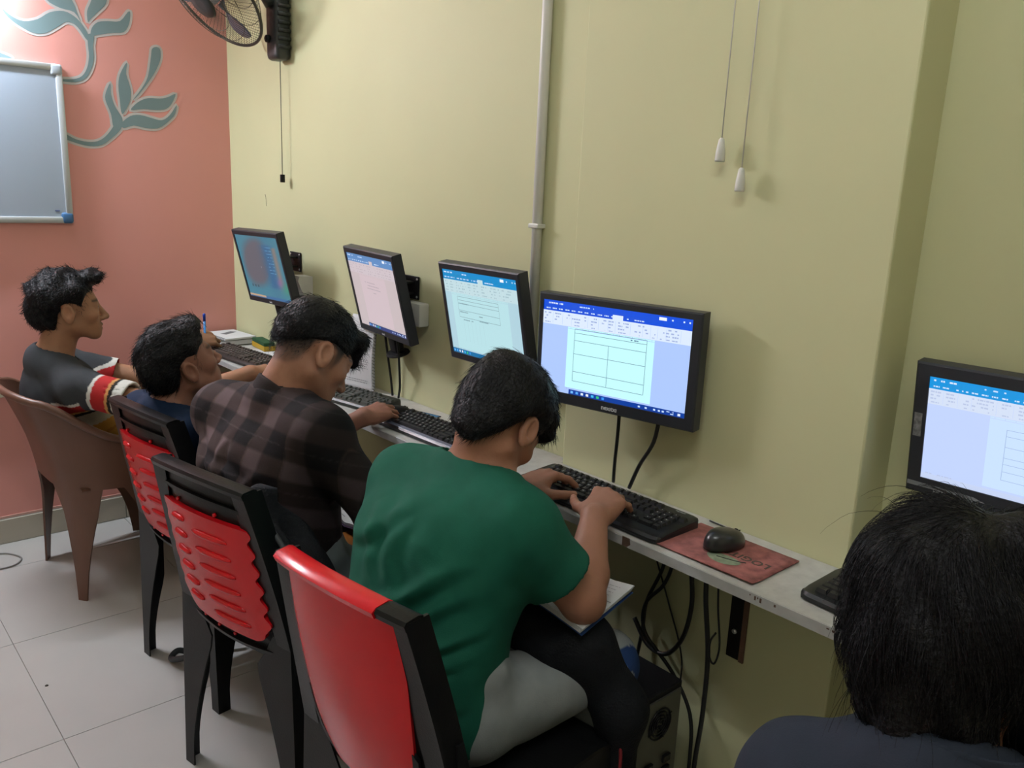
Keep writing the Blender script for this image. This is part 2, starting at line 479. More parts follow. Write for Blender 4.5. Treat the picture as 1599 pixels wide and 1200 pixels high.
# ------------------------------------------------------------------ wall fan
def wall_fan():
    fx, fz = 0.535, 2.02
    root = empty('wall_fan', (fx, 0, fz))
    tag(root, 'black wall mounted fan with a round wire cage and pull cord', 'fan')
    M_FAN = mat('fan_grey_plastic', (0.030, 0.034, 0.034), 0.35, noise=0.1)
    M_WIRE = mat('fan_wire', (0.085, 0.070, 0.050), 0.4, metal=0.5)
    M_BLADE = mat('fan_blade_plastic', (0.10, 0.12, 0.17), 0.35)
    b = MB()
    b.box(-0.045, 0.045, -0.062, -0.001, -0.145, 0.16, bev=0.018, seg=4)
    b.build('wall_body', M_FAN, root, auto=45)
    r = MB()
    for i in range(7):
        z = -0.1 + i * 0.028
        r.tube([(0.044, -0.054, z), (0.05, -0.032, z), (0.044, -0.008, z)], 0.008, 8)
    r.build('body_rib', M_FAN, root)
    MB().lathe([(0.012, 0), (0.014, 0.004), (0.013, 0.014), (0.008, 0.017)], 16, M=basis_m((1, 0, 0), (0, 0, -1), (0, -1, 0), (-0.012, -0.061, -0.072))).build('speed_knob', M_BLK, root)
    C = Vector((0.482 - fx, -0.252, 2.073 - fz))
    yw, ti = 0.136, 0.76
    n = Vector((math.sin(yw) * math.cos(ti), -math.cos(yw) * math.cos(ti), -math.sin(ti)))
    a = Vector((0, 0, 1)).cross(n).normalized()
    bb = n.cross(a)
    FM = basis_m(a, bb, n, C)
    # arm from the body to the motor
    arm = MB()
    back = C - n * 0.13
    arm.tube([(0, -0.05, 0.05), (0, -0.09, 0.10), tuple(back - n * 0.03)], [0.032, 0.03, 0.035], 12)
    arm.build('arm', M_FAN, root)
    mt = MB()
    mt.lathe([(0.03, -0.2), (0.062, -0.19), (0.07, -0.16), (0.07, -0.09), (0.05, -0.07)], 24, M=FM)
    mt.build('motor', M_FAN, root)
    MB().box(0.02, 0.075, -0.155, -0.153, 0.065, 0.14, M=None).build('rating_label', mat('label_silver', (0.6, 0.6, 0.6), 0.5), root)
    ring = MB()
    R = 0.205
    def circ(r, z, m=72):
        return [FM @ Vector((r * math.cos(2 * math.pi * k / m), r * math.sin(2 * math.pi * k / m), z)) for k in range(m)]
    ring.tube(circ(R, 0), 0.0055, 8, closed=True)
    ring.build('cage_ring', mat('cage_ring_dark', (0.04, 0.036, 0.03), 0.4), root)
    for nm, sgn, dep in (('front_cage', 1, 0.055), ('rear_cage', -1, 0.085)):
        g = MB()
        N = 84
        for k in range(N):
            th = 2 * math.pi * k / N
            pts = []
            for t in (0.0, 0.25, 0.5, 0.75, 0.92, 1.0):
                rr = 0.055 + (R - 0.055) * t
                pts.append(FM @ Vector((rr * math.cos(th + 0.5 * (1 - t) * sgn), rr * math.sin(th + 0.5 * (1 - t) * sgn), sgn * dep * (1 - t ** 3))))
            g.tube(pts, 0.0008, 3, cap=False)
        for t in (0.35, 0.7):
            rr = 0.055 + (R - 0.055) * t
            g.tube(circ(rr, sgn * dep * (1 - t ** 3), 48), 0.0013, 4, closed=True)
        o = g.build(nm, M_WIRE, root)
        o['kind'] = 'stuff'
    MB().lathe([(0.05, 0.05), (0.055, 0.055), (0.05, 0.062), (0.02, 0.064)], 28, M=FM).build('hub_cap', M_FAN, root)
    for k in range(3):
        th = 2 * math.pi * k / 3 + 0.5
        def blade(u, v, th=th):
            rr = 0.035 + 0.145 * v
            wdt = 0.35 + 0.65 * math.sin(math.pi * min(v * 0.62 + 0.12, 1))
            ang = th + (u - 0.5) * 1.15 * wdt
            return FM @ Vector((rr * math.cos(ang), rr * math.sin(ang), (u - 0.5) * 0.05 - 0.01))
        MB().shell(blade, 10, 10, 0.003).build('blade', M_BLADE, root)
    MB().lathe([(0.02, -0.04), (0.03, -0.03), (0.03, 0.02), (0.01, 0.03)], 20, M=FM).build('blade_hub', M_BLADE, root)
    cord = MB()
    cord.tube([(0.006, -0.03, -0.145), (0.006, -0.03, -0.56)], 0.0014, 6)
    cd = cord.build('pull_cord', M_CABLE, root)
    MB().box(-0.002, 0.014, -0.037, -0.023, -0.585, -0.555, bev=0.002).build('cord_tip', M_BLK, cd)
wall_fan()

# ------------------------------------------------------------------ the long narrow desk shelf
M_LAM = mat('worn_white_laminate', (0.53, 0.52, 0.485), 0.38, noise=0.20, nscale=38, bump=0.03, bscale=90)
M_LEDG = mat('white_edge_band', (0.47, 0.47, 0.46), 0.45, noise=0.18, nscale=30)
M_CHIP = mat('bare_brown_board', (0.13, 0.075, 0.05), 0.8, noise=0.3, nscale=60)
desk = empty('wall_desk', (0, 0, 0))
tag(desk, 'long narrow white laminate desk shelf fixed along the yellow wall', 'desk')
YD = -0.27
XD1 = 4.3
MB().prism([(0.003, YD + 0.003), (XD1, YD + 0.003), (XD1, RY - 0.002), (PX1 + 0.003, RY - 0.002), (PX1 + 0.003, PY - 0.002), (PX0 - 0.002, PY - 0.002), (PX0 - 0.002, -0.002), (0.003, -0.002)], DTOP - 0.02, DTOP).build('worktop', M_LAM, desk)
e = MB().box(0.003, 2.532, YD, YD + 0.003, DTOP - 0.021, DTOP - 0.0005, bev=0.0008, seg=1)
e.prism([(2.545, DTOP - 0.021), (2.556, DTOP - 0.012), (2.553, DTOP - 0.0005), (XD1, DTOP - 0.0005), (XD1, DTOP - 0.021)], 0, 0.003, M=Matrix(((1, 0, 0, 0), (0, 0, 1, YD), (0, 1, 0, 0), (0, 0, 0, 1))))
e.build('edge_band', M_LEDG, desk)
MB().box(2.53, 2.56, YD + 0.001, YD + 0.004, DTOP - 0.0205, DTOP - 0.001).build('bare_edge', M_CHIP, desk)
sc = MB()
for x in (2.43, 2.436, 2.45, 2.457, 2.463, 2.84, 2.85, 2.856, 2.861, 2.89, 2.99, 3.0):
    sc.box(x, x + random.uniform(0.002, 0.005), YD - 0.0004, YD + 0.001, DTOP - random.uniform(0.006, 0.013), DTOP - 0.004)
sc.build('edge_chip', M_CHIP, desk)['kind'] = 'stuff'
M_STEEL = mat('dark_bracket_steel', (0.018, 0.014, 0.013), 0.45, metal=0.4, noise=0.2)
M_RUST = mat('brown_bracket_edge', (0.16, 0.085, 0.055), 0.7, noise=0.2)
for x, yw_ in ((2.685, PY), (1.62, 0.0), (0.8, 0.0), (3.7, RY)):
    b = MB()
    b.box(x - 0.016, x + 0.016, yw_ - 0.007, yw_ - 0.001, 0.455, DTOP - 0.021, bev=0.001, seg=1)
    b.box(x - 0.016, x + 0.016, YD + 0.05, yw_ - 0.001, DTOP - 0.027, DTOP - 0.0205)
    o = b.build('bracket', M_STEEL, desk)
    MB().box(x + 0.016, x + 0.027, yw_ - 0.006, yw_ - 0.001, 0.452, DTOP - 0.021).build('bracket_lip', M_RUST, o)
    MB().lathe([(0.006, 0), (0.006, 0.002), (0.003, 0.004)], 12, M=basis_m((1, 0, 0), (0, 0, 1), (0, -1, 0), (x, yw_ - 0.007, 0.52))).build('screw', M_ALU, o)
# ------------------------------------------------------------------ monitors
M_SCR = emit_attr('screen_light', 1.0)
M_LOGO = mat('bezel_letters', (0.65, 0.66, 0.68), 0.5)
class Screen:
    """flat picture of a display: coloured quads in stacked layers, u right 0..1, v down 0..1"""
    def __init__(s, W, H):
        s.W, s.H = W, H
        s.v = []; s.f = []; s.c = []
    def quad(s, u0, v0, u1, v1, col, layer=0):
        y = -0.00012 * layer
        i = len(s.v)
        for u, vv in ((u0, v1), (u1, v1), (u1, v0), (u0, v0)):
            s.v.append(((u - 0.5) * s.W, y, (0.5 - vv) * s.H))
        s.f.append((i, i + 1, i + 2, i + 3))
        s.c += [(*lin(col), 1)] * 4 if not isinstance(col[0], tuple) else [(*lin(k), 1) for k in col]
        return s
    def words(s, u0, v0, u1, h, col, layer, dens=0.75, w=0.018):
        u = u0
        while u < u1:
            ww = w * random.uniform(0.4, 1.5)
            if random.random() < dens:
                s.quad(u, v0, min(u + ww, u1), v0 + h, col, layer)
            u += ww + w * 0.25
        return s
    def build(s, parent):
        me = bpy.data.meshes.new('screen')
        me.from_pydata(s.v, [], s.f)
        a = me.color_attributes.new('Col', 'FLOAT_COLOR', 'POINT')
        a.data.foreach_set('color', np.array(s.c, np.float32).ravel())
        return link('screen', me, M_SCR, parent)
def word_ui(W, H, bar, ribbon, page, side, ink, task, pu0, pu1, table=None, full=False, lines=(), dim=1.0, taskfrom=0.0, faint=None):
    s = Screen(W, H)
    faint = faint or ink
    s.quad(0, 0, 1, 1, side, 0)
    s.quad(0, 0, 1, 0.115, bar, 1)
    s.words(0.02, 0.025, 0.14, 0.016, (220, 235, 255), 2, 0.8, 0.012)
    s.words(0.26, 0.03, 0.36, 0.014, (200, 225, 255), 2)
    for k in range(11):
        s.words(0.02 + k * 0.046, 0.083, 0.05 + k * 0.046, 0.013, (210, 230, 255), 2, 0.9, 0.012)
    s.quad(0.49, 0.066, 0.56, 0.115, ribbon, 2)
    s.words(0.585, 0.085, 0.70, 0.012, (210, 230, 255), 2)
    s.quad(0.79, 0.02, 0.838, 0.052, (240, 246, 255), 2)
    for u in (0.87, 0.94, 0.975): s.quad(u, 0.03, u + 0.01, 0.046, (230, 240, 255), 2)
    s.quad(0, 0.115, 1, 0.262, ribbon, 1)
    for u0, u1 in ((0.01, 0.06), (0.085, 0.13), (0.17, 0.195), (0.21, 0.31), (0.345, 0.385), (0.42, 0.45), (0.465, 0.5), (0.53, 0.60), (0.64, 0.68), (0.69, 0.73), (0.75, 0.775), (0.80, 0.83), (0.84, 0.92)):
        for r in range(3):
            s.words(u0, 0.135 + r * 0.032, u1, 0.014, faint, 2, 0.6, 0.014)
        s.words(u0 + 0.005, 0.236, u1 - 0.005, 0.011, faint, 2, 0.6, 0.014)
        s.quad(u1 + 0.012, 0.13, u1 + 0.0135, 0.25, side, 2)
    s.quad(pu0, 0.285, pu1, 0.93, page, 1)
    s.quad(pu0, 0.265, pu1, 0.28, page, 1)
    for k in range(14):
        u = pu0 + 0.02 + k * (pu1 - pu0 - 0.04) / 13
        s.quad(u, 0.268, u + 0.003, 0.277, faint, 2)
    t = 0.0026
    if table:
        u0, u1, rows, mid, m0 = table
        for r in rows: s.quad(u0, r, u1, r + 0.0045, ink, 3)
        for u in (u0, u1): s.quad(u, rows[0], u + t, rows[-1], ink, 3)
        if mid: s.quad(mid, m0, mid + t, rows[-1], ink, 3)
    for u0, v, u1 in lines: s.words(u0, v, u1, 0.012, ink, 3, 0.95, 0.012)
    s.words(0.02, 0.937, 0.2, 0.011, faint, 2, 0.7)
    s.quad(max(taskfrom, 0), 0.948, 1, 1, task, 2)
    icons = () if taskfrom < 0 else ((120, 190, 255), (90, 170, 240), (230, 240, 255), (235, 235, 240), (70, 190, 240), (60, 200, 120), (60, 150, 240))
    for k, ic in enumerate(icons):
        u = taskfrom + 0.015 + k * 0.037
        s.quad(u, 0.962, u + 0.018, 0.988, ic, 3)
    for u in (0.70, 0.745, 0.80, 0.83, 0.855): s.quad(u, 0.966, u + 0.014, 0.984, (205, 225, 255), 3)
    s.words(0.885, 0.960, 0.93, 0.010, (205, 225, 255), 3); s.words(0.885, 0.979, 0.93, 0.010, (205, 225, 255), 3)
    s.quad(0.955, 0.962, 0.972, 0.988, (225, 235, 255), 3)
    return s
def mon_matrix(c, yaw, tilt, roll):
    yaw, tilt, roll = map(math.radians, (yaw, tilt, roll))
    n = Vector((math.sin(yaw) * math.cos(tilt), -math.cos(yaw) * math.cos(tilt), -math.sin(tilt)))
    r = Vector((0, 0, 1)).cross(n).normalized()
    u = n.cross(r)
    r2 = r * math.cos(roll) + u * math.sin(roll)
    u2 = u * math.cos(roll) - r * math.sin(roll)
    return basis_m(r2, -n, u2, c)      # local x right, -y to the viewer, z up
def monitor(label, c, yaw, tilt, roll, W, H, bz, screen, logo=None, stub=False, depth=0.032):
    """bz = left, right, top, bottom bezel"""
    root = empty('monitor')
    root.matrix_world = mon_matrix(c, yaw, tilt, roll)
    tag(root, label, 'monitor', 'computer monitors along the desk')
    l, r, t, b = bz
    x0, x1, z0, z1 = -W / 2, W / 2, -H / 2, H / 2
    f = MB()
    # bezel frame: four mitred bars
    O = [(x0, z0), (x1, z0), (x1, z1), (x0, z1)]
    I = [(x0 + l, z0 + b), (x1 - r, z0 + b), (x1 - r, z1 - t), (x0 + l, z1 - t)]
    ch = 0.0035
    OF = [(x0 + ch, z0 + ch), (x1 - ch, z0 + ch), (x1 - ch, z1 - ch), (x0 + ch, z1 - ch)]
    def ring(P, y): return [f.bm.verts.new((x, y, z)) for x, z in P]
    A, B, Cc, D, Bk = ring(I, 0.004), ring(I, 0.0), ring(OF, 0.0), ring(O, ch), ring(O, depth)
    for P, Q in ((A, B), (B, Cc), (Cc, D), (D, Bk)):
        for i in range(4):
            j = (i + 1) % 4
            f.bm.faces.new((P[i], P[j], Q[j], Q[i]))
    f.bm.faces.new(Bk)
    f.bm.faces.new(A)
    f.build('bezel', M_BEZ, root)
    h = MB()
    h.prism([(x0 * 0.86, depth), (x1 * 0.86, depth), (x1 * 0.6, depth + 0.026), (x0 * 0.6, depth + 0.026)], z0 * 0.8, z1 * 0.8)
    h.build('back_cover', M_BLKM, root)
    s = screen.build(root)
    s.location = ((l - r) / 2, 0.0028, (b - t) / 2)
    if logo:
        me = text_mesh(logo, 0.0150 if H < 0.27 else 0.008, 0.0002, 0.0004)
        link('logo', me, M_LOGO, root, (0.0 if H < 0.3 else 0, -0.0006, z0 + b * 0.47), (math.pi / 2, 0, 0))
    if stub:
        m = MB()
        m.box(-0.025, 0.025, depth - 0.012, depth + 0.02, z0 - 0.062, z0 + 0.05, bev=0.008, seg=3)
        m.lathe([(0.036, 0), (0.04, 0.004), (0.036, 0.011)], 24, M=basis_m((1, 0, 0), (0, 1, 0), (0, 0, 1), (0, depth + 0.004, z0 - 0.072)))
        m.build('stand_stub', M_BLKM, root, auto=45)
    return root
def swirl_screen(W, H):
    s = Screen(W, H)
    nx, ny = 36, 28
    def col(u, v):
        e = min(u, 1 - u, v, 1 - v)
        dx, dy = u - 0.38, v - 0.42
        d = math.sqrt(dx * dx * 1.3 + dy * dy) + 0.05 * math.sin(7 * u + 5 * v)
        base = np.array((118, 118, 132.))
        cy = np.array((70, 160, 190.))
        bl = np.array((50, 125, 185.))
        k = min(max((d - 0.30) / 0.16, 0), 1)
        c = base * (1 - k) + cy * k
        k2 = math.exp(-((u - 0.70) / 0.13) ** 2) * (1 if 0.12 < v < 0.8 else 0.2)
        c = c * (1 - k2) + bl * k2
        k3 = math.exp(-((u - 0.86) / 0.05) ** 2) * (0.8 if 0.15 < v < 0.75 else 0)
        c = c * (1 - k3) + np.array((190, 150, 130.)) * k3
        k4 = math.exp(-((u - 0.85) ** 2 + (v - 0.72) ** 2) / 0.006)
        c = c * (1 - k4) + np.array((190, 110, 190.)) * k4
        k5 = math.exp(-((u - 0.95) ** 2 + (v - 0.78) ** 2) / 0.012)
        c = c * (1 - k5) + np.array((70, 180, 150.)) * k5
        c = 0.80 * (c * 0.82 + 0.18 * c.mean())
        return tuple(np.clip(c, 0, 255))
    for j in range(ny):
        for i in range(nx):
            a, b, c, d = i / nx, (i + 1) / nx, j / ny, (j + 1) / ny
            s.quad(a, c, b, d, (col(a, d), col(b, d), col(b, c), col(a, c)), 0)
    s.quad(0.0, 0.955, 1, 1, (60, 105, 150), 1)
    s.quad(0.0, 0.955, 0.4, 0.985, (190, 160, 130), 2)
    for k in range(3): s.quad(0.12 + k * 0.07, 0.79, 0.15 + k * 0.07, 0.83, (50, 70, 85), 2)
    for k in range(9): s.words(0.66, 0.16 + k * 0.05, 0.80, 0.008, (110, 165, 205), 2)
    s.quad(0.47, 0.47, 0.474, 0.5, (210, 205, 215), 2)
    return s
BZ = (0.015, 0.013, 0.018, 0.021)
W3, H3 = 0.355, 0.285
sw, sh_ = W3 - BZ[0] - BZ[1], H3 - BZ[2] - BZ[3]
MON1 = monitor('square black monitor with a dim rainbow-tinted desktop, nearest the pink wall', (0.609, -0.154, 1.116), 2.4, 13.7, 1.1, W3, H3, BZ, swirl_screen(sw, sh_), 'BenQ', True)
s2 = word_ui(sw, sh_, (92, 140, 195), (206, 194, 200), (208, 190, 196), (200, 186, 188), (175, 160, 170), (48, 62, 120), 0.2, 0.76, None, faint=(186, 172, 180),
             lines=((0.30, 0.36, 0.52), (0.35, 0.40, 0.6), (0.33, 0.44, 0.62), (0.45, 0.49, 0.52)), taskfrom=0.18)
MON2 = monitor('square black monitor with a dull pinkish document page, second from the pink wall', (1.331, -0.115, 1.103), -6.8, 13.7, -0.5, W3, H3, BZ, s2, 'BenQ', True)
s3 = word_ui(sw, sh_, (10, 140, 205), (196, 222, 228), (186, 226, 232), (178, 212, 224), (120, 155, 165), (20, 110, 165), 0.09, 0.86,
             (0.17, 0.73, (0.30, 0.34, 0.38, 0.46, 0.54), None, 0), faint=(160, 192, 202), lines=((0.18, 0.375, 0.32), (0.18, 0.475, 0.30), (0.45, 0.49, 0.5), (0.22, 0.565, 0.36), (0.45, 0.545, 0.57)))
for k in range(6): s3.quad(0.22 + k * 0.055, 0.58, 0.2215 + k * 0.055, 0.83, (165, 200, 208), 3)
MON3 = monitor('square black monitor with a pale cyan document page, left of the pipe', (1.855, -0.108, 1.101), -2.0, 11.2, 0.4, W3, H3, BZ, s3, None, True)
BZ4 = (0.013, 0.022, 0.016, 0.027)
s4 = word_ui(0.415 - 0.035, 0.26 - 0.043, (0, 78, 222), (222, 236, 255), (200, 254, 255), (176, 203, 255), (70, 110, 150), (8, 62, 160), 0.185, 0.775,
             (0.235, 0.725, (0.275, 0.318, 0.40, 0.545, 0.74, 0.845), 0.475, 0.40), lines=((0.62, 0.295, 0.67),), faint=(158, 178, 222), taskfrom=0.215)
MON4 = monitor('wide black monitor with a bright blue and white table document, on the pillar', (2.358, -0.14, 1.084), 12.1, 0.7, -0.4, 0.415, 0.26, BZ4, s4, 'nexıtxı', False, 0.036)
BZ5 = (0.025, 0.025, 0.024, 0.032)
s5 = word_ui(0.35, 0.197, (20, 150, 225), (214, 226, 248), (204, 228, 255), (196, 214, 255), (160, 185, 225), (200, 214, 245), 0.30, 0.95,
             (0.38, 0.9, (0.36, 0.42, 0.52, 0.62, 0.68, 0.75, 0.83), None, 0), faint=(186, 200, 232), taskfrom=-1)
m5c = Vector((3.167, 0.005, 1.057))
Mx = mon_matrix((0, 0, 0), 0, 7.3, 0.5)
off5 = Mx @ Vector(((BZ5[0] - BZ5[1]) / 2, 0, (BZ5[3] - BZ5[2]) / 2))
MON5 = monitor('wide scuffed black monitor on a stand at the right edge', m5c - off5, 0, 7.3, 0.5, 0.35 + 0.05, 0.197 + 0.056, BZ5, s5, None, False, 0.03)
me = text_mesh('FRONTECH', 0.0135, 0.0002)
link('logo', me, mat('pale_worn_letters', (0.35, 0.36, 0.38), 0.6), MON5, (-0.115, -0.0006, -0.197 / 2 - 0.018), (math.pi / 2, 0, 0))
MB().prism([(-0.197, -0.1125), (-0.06, -0.1125), (-0.08, -0.106), (-0.197, -0.104)], 0, 0.0004, M=Matrix(((1, 0, 0, 0), (0, 0, 1, -0.0008), (0, 1, 0, 0.0), (0, 0, 0, 1)))).build('peeling_strip', mat('peeled_silver_strip', (0.22, 0.23, 0.25), 0.5), MON5)
st = MB()
st.box(-0.195, -0.181, -0.0006, 0.0005, -0.015, 0.03)
st.build('side_sticker', mat('worn_silver_sticker', (0.28, 0.28, 0.29), 0.5, noise=0.7, nscale=120), MON5)
stn = MB()
stn.box(-0.03, 0.03, 0.02, 0.045, -0.29, -0.06, bev=0.006)
stn.box(-0.09, -0.035, 0.02, 0.03, -0.165, -0.158)
o = stn.build('stand_neck', M_BEZ, MON5, auto=45)
o.rotation_euler = (math.radians(-7.3), 0, 0)
bs = MB()
bs.box(-0.1, 0.1, -0.045, 0.055, 0.0, 0.014, bev=0.006)
o = bs.build('stand_base', M_BEZ, MON5, auto=45)
o.matrix_parent_inverse = Matrix.Identity(4)
o.matrix_basis = MON5.matrix_world.inverted() @ Matrix.Translation((3.167, 0.005, DTOP + 0.0005))

# wall arms that carry the four left monitors
def mount(label, mon, plate_x, wall_y, pz):
    root = empty('wall_mount', (plate_x, wall_y, pz))
    tag(root, label, 'wall mount', 'monitor wall mounts')
    b = MB()
    b.box(-0.044, 0.044, -0.006, -0.001, -0.037, 0.037, bev=0.002, seg=1)
    b.build('wall_plate', M_BLKM, root)
    for sx in (-1, 1):
        for sz in (-1, 1):
            MB().lathe([(0.004, 0), (0.004, 0.002), (0.002, 0.003)], 8, M=basis_m((1, 0, 0), (0, 0, 1), (0, -1, 0), (sx * 0.035, -0.006, sz * 0.028))).build('screw', M_ALU, root)
    tgt = mon.matrix_world @ Vector((0, 0.058, 0.01)) - Vector((plate_x, wall_y, pz))
    a = MB()
    mid = Vector((tgt.x * 0.3, -0.04, tgt.z * 0.4))
    for dz in (-0.018, 0.018):
        a.box(-0.02, 0.02, -0.05, -0.005, dz - 0.003, dz + 0.003)
    a.tube([(0, -0.04, -0.025), (0, -0.04, 0.025)], 0.008, 10)
    a.tube([(0, -0.04, 0), tuple(tgt)], 0.011, 8)
    a.build('arm', M_BLKM, root)
    v = MB()
    v.box(-0.05, 0.05, 0.0585, 0.062, -0.04, 0.06, M=mon.matrix_world)
    v.box(-0.012, 0.012, 0.062, 0.075, -0.02, 0.04, M=mon.matrix_world)
    o = v.build('monitor_plate', M_BLKM, root)
    o.matrix_parent_inverse = root.matrix_basis.inverted()
    return root
mount('black steel wall mount behind the monitor nearest the pink wall', MON1, 0.585, 0.0, 1.137)
mount('black steel wall mount behind the pinkish monitor, above the white box', MON2, 1.37, 0.0, 1.127)
mount('black steel wall mount showing right of the pale cyan monitor', MON3, 1.9, 0.0, 1.145)
mount('black wall mount hidden behind the bright blue and white monitor', MON4, 2.44, PY, 1.1)
b = MB()
b.prism([(-0.050, 1.045), (-0.034, 1.018), (-0.001, 0.99), (-0.001, 1.092), (-0.056, 1.094), (-0.062, 1.075)], 0.645, 0.715, M=Matrix(((0, 0, 1, 0), (1, 0, 0, 0), (0, 1, 0, 0), (0, 0, 0, 1))))
o = b.build('socket_box', M_WHT)
tag(o, 'white moulded bracket box on the wall behind the monitor nearest the pink wall', 'wall box')
o = MB().box(1.375, 1.468, -0.040, -0.001, 1.012, 1.086, bev=0.006).build('socket_box', M_WHT, auto=40)
tag(o, 'white square plastic box on the wall behind the pinkish monitor', 'wall box')

# ------------------------------------------------------------------ keyboards
def key_mesh(wd, dp, h=0.0075, top=0.78):
    m = MB()
    x, y = wd / 2, dp / 2
    a = [m.bm.verts.new(p) for p in ((-x, -y, 0), (x, -y, 0), (x, y, 0), (-x, y, 0))]
    tx, ty = x - 0.0022, y - 0.0022
    b = [m.bm.verts.new(p) for p in ((-tx, -ty + 0.0006, h), (tx, -ty + 0.0006, h), (tx, ty + 0.0006, h), (-tx, ty + 0.0006, h))]
    m.bm.faces.new(b)
    for i in range(4): m.bm.faces.new((a[i], a[(i + 1) % 4], b[(i + 1) % 4], b[i]))
    return m.mesh('key')
U = 0.0186
KEYM = {}
ROWS = [
    (0.0, 0.0, [(0, 1)] + [(2 + k, 1) for k in range(4)] + [(6.5 + k, 1) for k in range(4)] + [(11 + k, 1) for k in range(4)] + [(15.25 + k, 1) for k in range(3)]),
    (1.3, 0.0, [(k, 1) for k in range(13)] + [(13, 2)] + [(15.25 + k, 1) for k in range(3)] + [(18.5 + k, 1) for k in range(4)]),
    (2.3, 0.0, [(0, 1.5)] + [(1.5 + k, 1) for k in range(12)] + [(13.5, 1.5)] + [(15.25 + k, 1) for k in range(3)] + [(18.5 + k, 1) for k in range(3)]),
    (3.3, 0.0, [(0, 1.75)] + [(1.75 + k, 1) for k in range(11)] + [(12.75, 2.25)] + [(18.5 + k, 1) for k in range(3)]),
    (4.3, 0.0, [(0, 2.25)] + [(2.25 + k, 1) for k in range(10)] + [(12.25, 2.75)] + [(16.25, 1)] + [(18.5 + k, 1) for k in range(3)]),
    (5.3, 0.0, [(0, 1.25), (1.25, 1.25), (2.5, 1.25), (3.75, 6.25), (10, 1.25), (11.25, 1.25), (12.5, 1.25), (13.75, 1.25)] + [(15.25 + k, 1) for k in range(3)] + [(18.5, 2), (20.5, 1)]),
]
LEGEND = ['~1234567890-= ', ' QWERTYUIOP[] ', ' ASDFGHJKL;  ', ' ZXCVBNM,./ ']
M_KEY = mat('black_key_plastic', (0.012, 0.012, 0.014), 0.45, noise=0.1, nscale=30)
M_KEYG = mat('grey_green_key_plastic', (0.055, 0.060, 0.052), 0.5, noise=0.15, nscale=30)
M_LEG = mat('key_legend_white', (0.45, 0.46, 0.44), 0.5)
M_KBB = mat('keyboard_black_case', (0.011, 0.012, 0.014), 0.32, noise=0.12, nscale=25)
M_KBG = mat('keyboard_olive_case', (0.030, 0.033, 0.027), 0.42, noise=0.15, nscale=25)
LEGM = []
def legends():
    if LEGM: return LEGM[0]
    bm = bmesh.new()
    for r, txt in zip((1, 2, 3, 4), LEGEND):
        y, _, ks = ROWS[r]
        for (x, wd), ch in zip(ks, txt):
            if ch == ' ': continue
            me = text_mesh(ch, 0.0075, 0.0, 0.0002)
            me.transform(Matrix.Translation(((x + 0.5 * min(wd, 1)) * U - 0.0025, -(y + 0.5) * U * 0.9 + 0.002, 0)))
            bm.from_mesh(me)
            bpy.data.meshes.remove(me)
    for y, x in [(1.3, 18.5), (1.3, 19.5), (1.3, 20.5), (2.3, 18.5), (2.3, 19.5), (2.3, 20.5), (3.3, 18.5), (3.3, 19.5), (3.3, 20.5), (4.3, 18.5), (4.3, 19.5), (4.3, 20.5), (5.3, 15.25), (5.3, 16.25), (5.3, 17.25), (4.3, 16.25)] + [(0, 2 + k) for k in range(4)] + [(0, 6.5 + k) for k in range(4)] + [(0, 11 + k) for k in range(4)]:
        cx, cy = (x + 0.42) * U, -(y + 0.42) * U * 0.9
        q = [bm.verts.new((cx + a, cy + b, 0)) for a, b in ((-0.0013, -0.0014), (0.0013, -0.0014), (0.0013, 0.0014), (-0.0013, 0.0014))]
        bm.faces.new(q)
    me = bpy.data.meshes.new('legends')
    bm.to_mesh(me); bm.free()
    LEGM.append(me)
    return me
